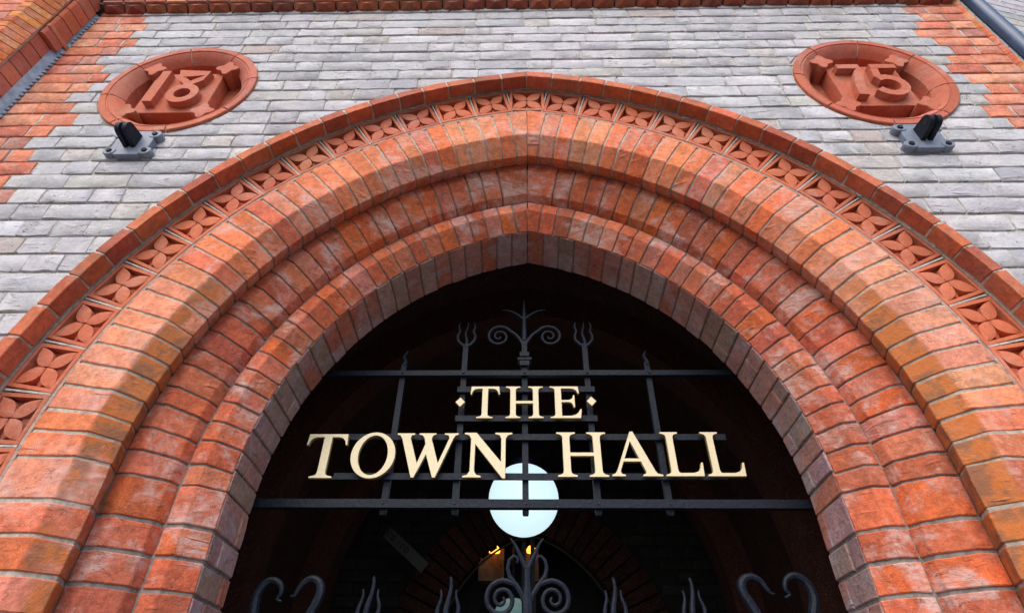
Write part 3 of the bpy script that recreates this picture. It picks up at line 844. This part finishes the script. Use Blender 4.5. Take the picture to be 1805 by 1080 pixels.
# ------------------------------------------------------------------ iron grille over the gate
GY = .40
gr = thing('iron_grille', 'black wrought iron overthrow of bars and rails carrying the gold lettering', 'grille', (.012, GY, .42))
IR = M['iron']
def bar(m, x, z0, z1, w=.0085, y=GY + .010):
    m.add(*[MB().box(x - w, x + w, y - w, y + w, z0, z1).v, MB().box(0, 1, 0, 1, 0, 1).f])
def rail(x0, x1, z, h, y0, y1, name='rail'):
    m = MB(); nseg = 24; v = []
    for i in range(nseg + 1):
        x = x0 + (x1 - x0) * i / nseg; w1 = noise.noise(Vector((x * 9, z * 7, 1))) * .0009
        v += [(x, y0 + w1, z - h + w1), (x, y1 + w1, z - h + w1), (x, y1 + w1, z + h + w1), (x, y0 + w1, z + h + w1)]
    f = []
    for i in range(nseg):
        for k in range(4): f.append((i * 4 + k, i * 4 + (k + 1) % 4, i * 4 + 4 + (k + 1) % 4, i * 4 + 4 + k))
    f += [(3, 2, 1, 0), tuple(nseg * 4 + k for k in range(4))]
    m.add(v, f); return m.obj(name, IR, gr, smooth=False)
rail(-.875, .905, .8265, .0082, GY - .006, GY + .010)
rail(-.875, .905, .4475, .0105, GY - .008, GY + .012)
for z, xa, xb in ((.7725, -.1835, .2105), (.6815, -.1835, .2105)): rail(xa, xb, z, .0085, GY - .005, GY + .001, 'short_rail')
for z, xa, xb in ((.6265, -.50, .55), (.5175, -.49, .53)): rail(xa, xb, z, .0085, GY - .005, GY + .001, 'long_rail')
def wavy(z0, z1, x, w, amp, ph, n=10):
    return [(x + amp * sin(ph + 2.6 * pi * i / n) * (i / n) ** .3, GY + .012, z0 + (z1 - z0) * i / n) for i in range(n + 1)], [w * (1 - .72 * i / n) for i in range(n + 1)]
for x, ztop in ((-.3505, .865), (-.1695, .935), (.0100, .955), (.1935, .935), (.3735, .870)):
    m = MB(); m.tube([(x, GY + .014, .424), (x, GY + .014, .43), (x, GY + .014, .6), (x, GY + .014, ztop - .02), (x, GY + .014, ztop)], [.009, .0115, .0115, .0112, .0105], 4)
    m.obj('bar', IR, gr, smooth=False)
for x in (-.3505, .3735):
    p, r_ = wavy(.86, .915, x, .009, .004, 0); MB().tube(p, r_, 6).obj('spike', IR, gr)
for x in (-.1695, .1935):   # tridents
    m = MB(); p, r_ = wavy(.93, 1.02, x, .007, .004, .5); m.tube(p, r_, 6)
    for sg in (-1, 1):
        m.tube([(x + sg * .002, GY + .012, .930), (x + sg * .014, GY + .012, .936), (x + sg * .026, GY + .012, .952), (x + sg * .027, GY + .012, .968), (x + sg * .021, GY + .012, .985), (x + sg * .026, GY + .012, 1.004), (x + sg * .022, GY + .012, 1.02)], [.007, .0066, .006, .0054, .0048, .004, .002], 6)
    m.obj('trident', IR, gr)
def spiral(cx, cz, r0, r1, a0, turns, n=34, y=GY + .012):
    return [(cx + (r0 + (r1 - r0) * i / n) * cos(a0 + turns * 2 * pi * i / n), y, cz + (r0 + (r1 - r0) * i / n) * sin(a0 + turns * 2 * pi * i / n)) for i in range(n + 1)]
cxg = .0100
for sg in (-1, 1):           # big C-scrolls springing from the centre bar
    m = MB(); sc_c = (.078, .966)
    sp = [(cxg + sg * px, y, pz) for px, y, pz in spiral(sc_c[0], sc_c[1], .040, .004, radians(150), -1.9)]
    lead = [(cxg + sg * .004, GY + .012, .945), (cxg + sg * .012, GY + .012, .962), (cxg + sg * .024, GY + .012, .978)]
    lead = [(cxg + sg * .004, GY + .012, .935), (cxg + sg * .014, GY + .012, .955), (cxg + sg * .026, GY + .012, .972)]
    pts = lead + sp
    m.tube(pts, [.0065 - .0035 * i / len(pts) for i in range(len(pts))], 6); m.obj('scroll', IR, gr)
    m = MB(); m.tube([(cxg, GY + .012, 1.03), (cxg + sg * .02, GY + .012, 1.05), (cxg + sg * .045, GY + .012, 1.065), (cxg + sg * .07, GY + .012, 1.07)], [.006, .005, .004, .0015], 6); m.obj('leaf', IR, gr)
MB().tube([(cxg, GY + .012, .95), (cxg, GY + .012, 1.05), (cxg, GY + .012, 1.11)], [.0095, .007, .002], 6).obj('finial', IR, gr)
m = MB()
for z, w, h in ((.862, .014, .008), (.877, .021, .0035), (.893, .014, .007)): m.box(cxg - w, cxg + w, GY - .004, GY + .026, z - h, z + h)
m.obj('collar', IR, gr, smooth=False)
for x in (-.3505, -.1695, .0100, .1935, .3735):      # rivets
    for z in (.8265, .4475): MB().slab([(x + .0035 * cos(2 * pi * k / 8), z + .0035 * sin(2 * pi * k / 8)) for k in range(8)], GY - .0105, GY - .005, .001).obj('rivet', M['lettering'], gr)

# ------------------------------------------------------------------ letters
def ser(x0, x1, s0, s1, z, up):   # helper: bracketed serif edge points (left->right) for stem s0..s1 at foot z
    d = 1 if up else -1
    return [(x0, z), (x0, z + d * .035), (s0 - .055, z + d * .055), (s0 - .012, z + d * .085), (s0, z + d * .14)], [(s1, z + d * .14), (s1 + .012, z + d * .085), (s1 + .055, z + d * .055), (x1, z + d * .035), (x1, z)]
def stem_foot(x0, x1, s0, s1):
    a, b = ser(x0, x1, s0, s1, 0, True); return b + a      # going right->... clockwise bottom
def ell(cx, cz, rx, rz, n=40, tilt=0, rev=False):
    p = [(cx + rx * cos(t) * cos(tilt) - rz * sin(t) * sin(tilt), cz + rx * cos(t) * sin(tilt) + rz * sin(t) * cos(tilt)) for t in [2 * pi * k / n for k in range(n)]]
    return p[::-1] if rev else p
def H_glyph(w):
    s = .165; a0, a1 = .135, .135 + s; b0, b1 = w - .135 - s, w - .135
    lf, rf = ser(0, a1 + .135, a0, a1, 0, True); lt, rt = ser(0, a1 + .135, a0, a1, 1, False)
    lf2, rf2 = ser(b0 - .135, w, b0, b1, 0, True); lt2, rt2 = ser(b0 - .135, w, b0, b1, 1, False)
    return [lf[::1] + lt[::-1] + rt[::-1] + [(a1, .535), (b0, .535)] + lt2[::-1] + rt2[::-1] + rf2[::1] + lf2[::1] + [(b0, .455), (a1, .455)] + rf[::1]]
def T_glyph(w=.86):
    c = w / 2; s = .085
    lf, rf = ser(c - .235, c + .235, c - s, c + s, 0, True)
    return [lf + [(c - s, .925), (.20, .925), (.12, .90), (.065, .84), (.035, .74), (0, .74), (.02, 1), (w - .02, 1), (w, .74), (w - .035, .74), (w - .065, .84), (w - .12, .90), (w - .20, .925), (c + s, .925)] + rf]
def L_glyph(w=.93):
    s0, s1 = .135, .305
    lf, _ = ser(0, .5, s0, s1, 0, True); lt, rt = ser(0, s1 + .135, s0, s1, 1, False)
    return [lf + lt[::-1] + rt[::-1] + [(s1, .14), (s1 + .02, .085), (s1 + .06, .072), (w - .26, .075), (w - .15, .105), (w - .09, .17), (w - .045, .30), (w, .30), (w - .02, 0)]]
def E_glyph(w=.85):
    s0, s1 = .135, .315
    lf, _ = ser(0, .5, s0, s1, 0, True); lt, _ = ser(0, .5, s0, s1, 1, False)
    return [lf + lt[::-1] + [(w - .07, 1), (w - .045, .77), (w - .085, .77), (w - .125, .86), (w - .20, .915), (w - .30, .93), (s1, .93), (s1, .565), (w - .34, .565), (w - .275, .59), (w - .235, .64), (w - .215, .715), (w - .175, .715), (w - .175, .335), (w - .215, .335), (w - .235, .42), (w - .275, .475), (w - .34, .495), (s1, .495), (s1, .07), (w - .30, .075), (w - .18, .105), (w - .10, .17), (w - .045, .275), (w, .275), (w - .04, 0)]]
def O_glyph(w=1.02): return [ell(w / 2, .5, w / 2, .52), ell(w / 2, .5, w / 2 - .175, .445, rev=True)]
def A_glyph(w=1.12):
    return [[(0, 0), (0, .035), (.07, .06), (.12, .12), (.50, 1.02), (.57, 1.02), (.965, .12), (1.01, .06), (w, .035), (w, 0), (.68, 0), (.68, .035), (.745, .06), (.755, .11), (.67, .325), (.285, .325), (.20, .115), (.215, .06), (.30, .035), (.30, 0)], [(.315, .395), (.48, .79), (.64, .395)][::1]]
def W_glyph(w=1.34):
    return [[(0, 1), (0, .965), (.065, .945), (.11, .88), (.395, -.02), (.455, -.02), (.665, .50), (.84, -.02), (.90, -.02), (1.225, .86), (1.27, .94), (w, .965), (w, 1), (1.03, 1), (1.03, .965), (1.12, .945), (1.14, .88), (.935, .305), (.76, .86), (.785, .945), (.85, .965), (.85, 1), (.48, 1), (.48, .965), (.555, .945), (.60, .88), (.63, .74), (.49, .305), (.30, .88), (.315, .945), (.385, .965), (.385, 1)]]
def N_glyph(w=1.08):
    return [[(0, 0), (0, .035), (.10, .06), (.15, .14), (.15, .86), (.10, .94), (0, .965), (0, 1), (.27, 1), (.83, .34), (.83, .86), (.79, .94), (.69, .965), (.69, 1), (w, 1), (w, .965), (.98, .94), (.93, .86), (.93, -.02), (.865, -.02), (.25, .735), (.25, .14), (.30, .06), (.40, .035), (.40, 0)]]
sign = thing('gold_lettering', 'pale gold serif letters reading THE TOWN HALL fixed to the black grille', 'sign', (.012, GY - .02, .5))
def letter(polys, x0, x1, z0, z1, name='letter', depth=.010, y=GY - .0185):
    cu = bpy.data.curves.new(name, 'CURVE'); cu.dimensions = '2D'; cu.fill_mode = 'BOTH'
    W = max(p[0] for p in polys[0]) - min(p[0] for p in polys[0])
    sx_ = (x1 - x0) / W; sz_ = (z1 - z0); xm = min(p[0] for p in polys[0])
    for pl in polys:
        sp = cu.splines.new('POLY'); sp.points.add(len(pl) - 1)
        for i, (a, b) in enumerate(pl): sp.points[i].co = ((a - xm) * sx_ * S, b * sz_ * S, 0, 1)
        sp.use_cyclic_u = True
    cu.extrude = depth / 2 * S; cu.bevel_depth = .0006 * S; cu.bevel_resolution = 0; cu.offset = -.0004 * S
    tmp = bpy.data.objects.new('tmp', cu); link(tmp)
    dg = bpy.context.evaluated_depsgraph_get()
    me = bpy.data.meshes.new_from_object(tmp.evaluated_get(dg))
    bpy.data.objects.remove(tmp)
    for v in me.vertices:
        a, b, c = v.co; v.co = (x0 * S + a, y * S - c, z0 * S + b)
    b_ = bmesh.new(); b_.from_mesh(me); bmesh.ops.recalc_face_normals(b_, faces=b_.faces); b_.to_mesh(me); b_.free()
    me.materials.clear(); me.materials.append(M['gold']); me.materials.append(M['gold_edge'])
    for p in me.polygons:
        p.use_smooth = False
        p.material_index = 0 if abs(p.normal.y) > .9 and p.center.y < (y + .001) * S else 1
    o = bpy.data.objects.new(name, me); link(o); o.parent = sign; o.location = -base_of(sign)
    return o
A0, A1 = .5085, .6310; B0, B1 = .6725, .7707
letter(T_glyph(), -.1430, -.0600, B0, B1); letter(H_glyph(1.10), -.0438, .0612, B0, B1); letter(E_glyph(), .0798, .1672, B0, B1)
letter(T_glyph(), -.5720, -.4630, .5055, .6260); letter(O_glyph(), -.4490, -.3320, .507, .6285); letter(W_glyph(), -.3330, -.1680, .5095, .6285); letter(N_glyph(), -.1520, -.0240, .5075, .6300)
letter(H_glyph(1.13), .0930, .2240, .5095, .6312); letter(A_glyph(), .2315, .3612, .5112, .6310); letter(L_glyph(), .3692, .4680, .5115, .6318); letter(L_glyph(), .4755, .5735, .5115, .6318)
for x, z in ((-.1705, .7215), (.1955, .7240)):
    letter([[(0, .5), (.5, 0), (1, .5), (.5, 1)]], x - .0135, x + .0135, z - .0145, z + .0145, 'diamond')

# ------------------------------------------------------------------ lower gate
gate = thing('iron_gate', 'black wrought iron gate with flame spikes, swan neck scrolls and a branching centre finial', 'gate', (.012, GY, GROUND))
def gp(pts, rad, name, n=8, flat=None): 
    m = MB(); m.tube([(p[0], GY + (p[2] if len(p) > 2 else 0), p[1]) for p in pts], rad, n, flat); return m.obj(name, IR, gate)
for x in (-.3485, -.168, .2095, .3865):
    for dx, zt, zs, w in ((0, .280, .12, .0098), (-.021, .253, .15, .0072), (.021, .253, .15, .0072)):
        k = 14; pts = []; rr_ = []
        for i in range(k + 1):
            t = i / k; pts.append((x + dx + .0045 * sin(t * 9 + (0 if dx <= 0 else 2.6)) + (.0 if dx == 0 else -dx * .9 * (1 - t) ** 3), zs + (zt - zs) * t)); rr_.append(w * (1 - .66 * t ** 1.4))
        gp(pts, rr_, 'flame')
    gp([(x, GROUND + .06), (x, -.4), (x, .13)], .011, 'bar', 4)
# centre: trunk, forked tip, small and large volutes
cx = .0125
gp([(cx, GROUND + .06), (cx, .10), (cx, .235), (cx, .262), (cx, .300)], [.015, .0142, .0132, .0085, .0078], 'stem', 8)
for sg in (-1, 1):
    gp([(cx, .296), (cx + sg * .012, .318), (cx + sg * .022, .338), (cx + sg * .029, .352), (cx + sg * .040, .366)], [.0075, .006, .005, .0035, .0015], 'fork_tip')
    sp = spiral(.0595, .2335, .0400, .004, radians(115), -1.95)
    pts = [(cx + sg * .004, .222), (cx + sg * .014, .246), (cx + sg * .027, .264)] + [(cx + sg * p[0], p[2]) for p in sp]
    gp(pts, [.0068 - .0035 * i / len(pts) for i in range(len(pts))], 'volute')
    pts = [(cx + sg * .030, .268), (cx + sg * .042, .283), (cx + sg * .046, .300), (cx + sg * .042, .317), (cx + sg * .032, .326), (cx + sg * .0235, .322), (cx + sg * .0215, .314), (cx + sg * .026, .310)]
    gp(pts, [.0062, .0055, .005, .0046, .004, .0036, .003, .002], 'small_volute')
# swan necks
def neck(pts, name='swan_neck'):
    P = []
    n = len(pts)
    for i in range(n - 1):      # catmull-rom
        p0 = Vector(pts[max(i - 1, 0)]); p1 = Vector(pts[i]); p2 = Vector(pts[i + 1]); p3 = Vector(pts[min(i + 2, n - 1)])
        for k in range(5):
            t = k / 5; P.append(.5 * ((2 * p1) + (p2 - p0) * t + (2 * p0 - 5 * p1 + 4 * p2 - p3) * t * t + (3 * p1 - p0 - 3 * p2 + p3) * t ** 3))
    P.append(Vector(pts[-1])); m = len(P)
    gp([tuple(p) for p in P], [.0108 * (1 - (i / m) ** 1.6) + .0016 for i in range(m)], name)
neck([(-.560, .02), (-.590, .12), (-.606, .19), (-.611, .235), (-.600, .263), (-.582, .271), (-.562, .262), (-.556, .245), (-.562, .232), (-.551, .227)])
neck([(-.520, .03), (-.500, .12), (-.482, .19), (-.466, .240), (-.472, .266), (-.492, .2745), (-.510, .264), (-.520, .246), (-.524, .238), (-.533, .239)])
neck([(.565, .03), (.545, .13), (.523, .21), (.5055, .250), (.508, .273), (.528, .283), (.549, .276), (.561, .257), (.567, .249), (.576, .2475)])
neck([(.60, .02), (.628, .13), (.648, .20), (.662, .240), (.655, .272), (.632, .286), (.610, .277), (.603, .258), (.610, .247), (.597, .240)])
m = MB(); m.box(-.80, .84, GY - .012, GY + .012, -.02, .012); m.obj('top_rail', IR, gate, smooth=False)
m = MB(); m.box(-.80, .84, GY - .012, GY + .012, GROUND + .05, GROUND + .08); m.obj('bottom_rail', IR, gate, smooth=False)
for x in (-.79, -.61, .0125, .62, .83):
    MB().box(x - .012, x + .012, GY - .013, GY + .013, GROUND + .02, .02).obj('stile', IR, gate, smooth=False)

# ------------------------------------------------------------------ porch behind the gate; its shade is put into near-black brick colours
porch = thing('porch_interior', 'dark brick porch behind the gate', 'porch', (0, 1.3, GROUND))
YB = 2.2
yf = .40; zc = 2.0
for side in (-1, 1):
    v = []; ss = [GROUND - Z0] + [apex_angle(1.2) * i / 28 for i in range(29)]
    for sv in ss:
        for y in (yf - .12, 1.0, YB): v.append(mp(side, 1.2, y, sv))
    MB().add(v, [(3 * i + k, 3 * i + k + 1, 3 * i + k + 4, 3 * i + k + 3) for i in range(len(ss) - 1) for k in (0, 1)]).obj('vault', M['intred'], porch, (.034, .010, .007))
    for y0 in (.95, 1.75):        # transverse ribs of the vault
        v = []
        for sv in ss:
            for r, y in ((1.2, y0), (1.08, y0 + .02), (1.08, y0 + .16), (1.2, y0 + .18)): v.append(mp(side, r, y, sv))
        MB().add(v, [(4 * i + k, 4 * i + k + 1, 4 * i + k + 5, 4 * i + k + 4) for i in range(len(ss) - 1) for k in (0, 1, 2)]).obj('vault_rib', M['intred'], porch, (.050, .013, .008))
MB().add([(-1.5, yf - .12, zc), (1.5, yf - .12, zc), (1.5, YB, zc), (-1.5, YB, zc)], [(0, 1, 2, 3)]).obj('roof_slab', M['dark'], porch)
# back wall with a pointed opening
def dmp(side, r, y, s):
    cx_ = .045 + .185 * (1 if side < 0 else -1); zz = .2
    return (cx_ + side * r * cos(s), y, zz + r * sin(s)) if s >= 0 else (cx_ + side * r, y, zz + s)
def dap(r): return math.acos(.185 / r)
mb = MB()
for side in (-1, 1):
    ss = [GROUND - .2] + [dap(.70) * i / 30 for i in range(31)]; v = []
    for s in ss:
        p = dmp(side, .70, YB, s); v.append(p); v.append((side * 1.5, YB, p[2] if s > GROUND - .2 else GROUND))
    v.append((.045, YB, zc)); v.append((side * 1.5, YB, zc))
    n = len(ss); mb.add(v, [(2 * i, 2 * i + 2, 2 * i + 3, 2 * i + 1) for i in range(n)])
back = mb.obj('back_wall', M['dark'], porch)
for side in (-1, 1):
    a = dap(.8); s = a
    while s > 0:
        s1 = s; s0 = s - .078; v = []
        for ss_ in (max(s0, 0) + .006, s1 - .006):
            for r, y in ((.935, YB - .004), (.925, YB - .03), (.715, YB - .03), (.700, YB - .02), (.700, YB + .05)): v.append(dmp(side, r, y, ss_))
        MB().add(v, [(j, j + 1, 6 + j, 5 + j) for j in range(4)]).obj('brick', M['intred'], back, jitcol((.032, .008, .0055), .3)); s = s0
z = .30; row = 0
while z < 1.35:
    x = -1.25 + (row % 2) * .09
    while x < 1.25:
        cxm = x + .09; c2 = .045 + .185 * (1 if cxm < .045 else -1)
        if hypot(cxm - c2, z + .03 - .2) > .99 and abs(cxm) < 1.2:
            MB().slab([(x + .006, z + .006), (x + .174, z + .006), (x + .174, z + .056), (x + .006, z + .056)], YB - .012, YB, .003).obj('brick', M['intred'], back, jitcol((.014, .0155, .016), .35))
        x += .18
    z += .062; row += 1
# thin pale trim round the fanlight
tr = MB()
for side in (-1, 1):
    pts = [dmp(side, .676, YB - .01, dap(.676) * i / 30) for i in range(31)]; tr.tube(pts, .006, 6)
tr.obj('fanlight_trim', simple('dull_trim', (.06, .045, .03), .7, nvar=.2), porch)
door = thing('glazed_door', 'dark glazed inner door with a pointed fanlight behind the gate', 'door', (.045, YB + .06, GROUND))
for x in (-.46, .01, .06, .55): MB().box(x - .012, x + .012, YB + .05, YB + .09, GROUND, .98 - abs(x - .045) * 1.2).obj('mullion', M['wood'], door)
MB().box(-.5, .6, YB + .052, YB + .088, .12, .16).obj('transom', M['wood'], door)
MB().add([(-.5, YB + .07, GROUND), (.6, YB + .07, GROUND), (.6, YB + .07, 1.0), (-.5, YB + .07, 1.0)], [(0, 1, 2, 3)]).obj('glass_pane', M['glass'], door)
hall = thing('inner_hall', 'dim hall seen through the fanlight', 'hall', (0, 3.6, GROUND))
mb = MB(); mb.add([(-1.6, YB + .1, GROUND), (-1.6, 5, GROUND), (1.6, 5, GROUND), (1.6, YB + .1, GROUND), (-1.6, YB + .1, 2.4), (-1.6, 5, 2.4), (1.6, 5, 2.4), (1.6, YB + .1, 2.4)],
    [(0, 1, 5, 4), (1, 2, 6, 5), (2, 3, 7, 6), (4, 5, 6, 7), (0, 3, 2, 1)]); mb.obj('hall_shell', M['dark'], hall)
PL = simple('glow_panel_tan', (.085, .048, .022), .9, nscale=14, nvar=.4)
for xa_, xb_ in ((-.30, -.125), (.02, .115)): MB().box(xa_, xb_, 3.16, 3.26, .80, 1.012).obj('glow_panel', PL, hall)  # added panels that catch the amber lamps for a soft glow
for (x, z, w_, lab) in ((-.190, .985, .040, 'small lit amber lamp seen through the fanlight, left of the centre finial'), (.066, .985, .034, 'small lit amber lamp seen through the fanlight, right of the finial fork')):
    l = thing('ceiling_lamp', lab, 'lamp', (x, 3.1, z), 'amber hall lamps')
    m = MB(); nn = 16; v = []
    for (r, zz) in ((.3, .045), (.55, .04), (1, .0), (.9, -.03), (.4, -.035)):
        for k in range(nn): v.append((x + w_ * r * cos(2 * pi * k / nn), 3.1 + w_ * r * sin(2 * pi * k / nn), z + zz * .6))
    m.add(v, [(i * nn + k, i * nn + (k + 1) % nn, (i + 1) * nn + (k + 1) % nn, (i + 1) * nn + k) for i in range(4) for k in range(nn)] + [tuple(4 * nn + k for k in range(nn))])
    m.obj('lamp_shade', M['amber'], l); MB().tube([(x, 3.1, z + .02), (x, 3.1, 2.4)], .004, 6).obj('flex', M['wood'], l)
def globe(x, y, z, r, mat, label, top, nm='globe_lamp'):
    t = thing(nm, label, 'lamp', (x, y, z))
    nn, mm = 48, 24; v = []
    for i in range(mm + 1):
        a = -pi / 2 + pi * i / mm
        for k in range(nn): v.append((x + r * cos(a) * cos(2 * pi * k / nn), y + r * cos(a) * sin(2 * pi * k / nn), z + r * sin(a)))
    MB().add(v, [(i * nn + k, i * nn + (k + 1) % nn, (i + 1) * nn + (k + 1) % nn, (i + 1) * nn + k) for i in range(mm) for k in range(nn)]).obj('glass_globe', mat, t, angle=180)
    MB().tube([(x, y, z + r * .96), (x, y, z + r * 1.16)], r * .3, 16).obj('gallery', M['iron'], t)
    MB().tube([(x, y, z + r * 1.1), (x, y, top)], .006, 8).obj('hanging_rod', M['iron'], t)
globe(.0079, 1.2, .7225, .139, M['globe'], 'large glowing white globe lamp hanging behind the word TOWN', 1.9)
globe(-.056, 3.0, .535, .135, M['globe_dim'], 'dim green white globe lamp low in the hall behind the centre finial', 2.4)
# board on the left porch wall
sb = thing('sign_board', 'small dim grey board with dark characters in the porch, left of the globe lamp', 'sign', (-.62, 1.8, .75))
pa = Vector((-.748, YB - .25, .835)); 
import math as _m
def bx(u, v_, d):   # board plane: runs downwards towards the right, tilted
    U_ = Vector((.78, .05, -.62)).normalized(); V_ = Vector((.62, 0, .78)).normalized(); W_ = U_.cross(V_).normalized()
    return tuple(Vector((-.695, 1.95, .800)) + U_ * u + V_ * v_ + W_ * d)
v = [bx(u, vv, d) for d in (-.006, .006) for u, vv in ((0, -.028), (.27, -.028), (.27, .028), (0, .028))]
MB().add(v, [(0, 1, 2, 3)[::-1], (4, 5, 6, 7), (0, 1, 5, 4), (1, 2, 6, 5), (2, 3, 7, 6), (3, 0, 4, 7)]).obj('board', M['board'], sb, smooth=False)
for i, u in enumerate((.02, .048, .085, .112, .14)):
    m = MB(); k_ = 14 if i != 2 else 2
    pts = [bx(u + .009 * cos(2 * pi * k / 12), .014 * sin(2 * pi * k / 12), .0085) for k in range(13 if i in (1, 4) else 10)] if i != 2 else [bx(u, -.014, .0085), bx(u, .014, .0085)]
    m.tube(pts, .003, 5); m.obj('character', M['lettering'], sb)
# thin conduits on the inner jambs
for x, lab in ((-.865, 'thin vertical conduit inside the porch on the left'), (.905, 'thin vertical conduit inside the porch on the right')):
    c = thing('conduit', lab, 'conduit', (x, .62, GROUND)); MB().tube([(x, .62, GROUND), (x, .62, .55), (x * .985, .62, .66)], .0035, 6).obj('tube', simple('dusty_conduit', (.035, .028, .024), .7), c)

# ------------------------------------------------------------------ ground
def struct(name, v, f, mat):
    o = mesh_obj(name, v, f, mat, None, smooth=False); o['kind'] = 'structure'; return o
struct('pavement', [(-40, -3.2, GROUND), (40, -3.2, GROUND), (40, 5.2, GROUND), (-40, 5.2, GROUND)], [(0, 1, 2, 3)], M['ground'])
struct('road', [(-300, -300, GROUND - .1), (300, -300, GROUND - .1), (300, 300, GROUND - .1), (-300, 300, GROUND - .1)], [(0, 1, 2, 3)], M['tarmac'])
for o in sc.objects:
    if '_base' in o: del o['_base']
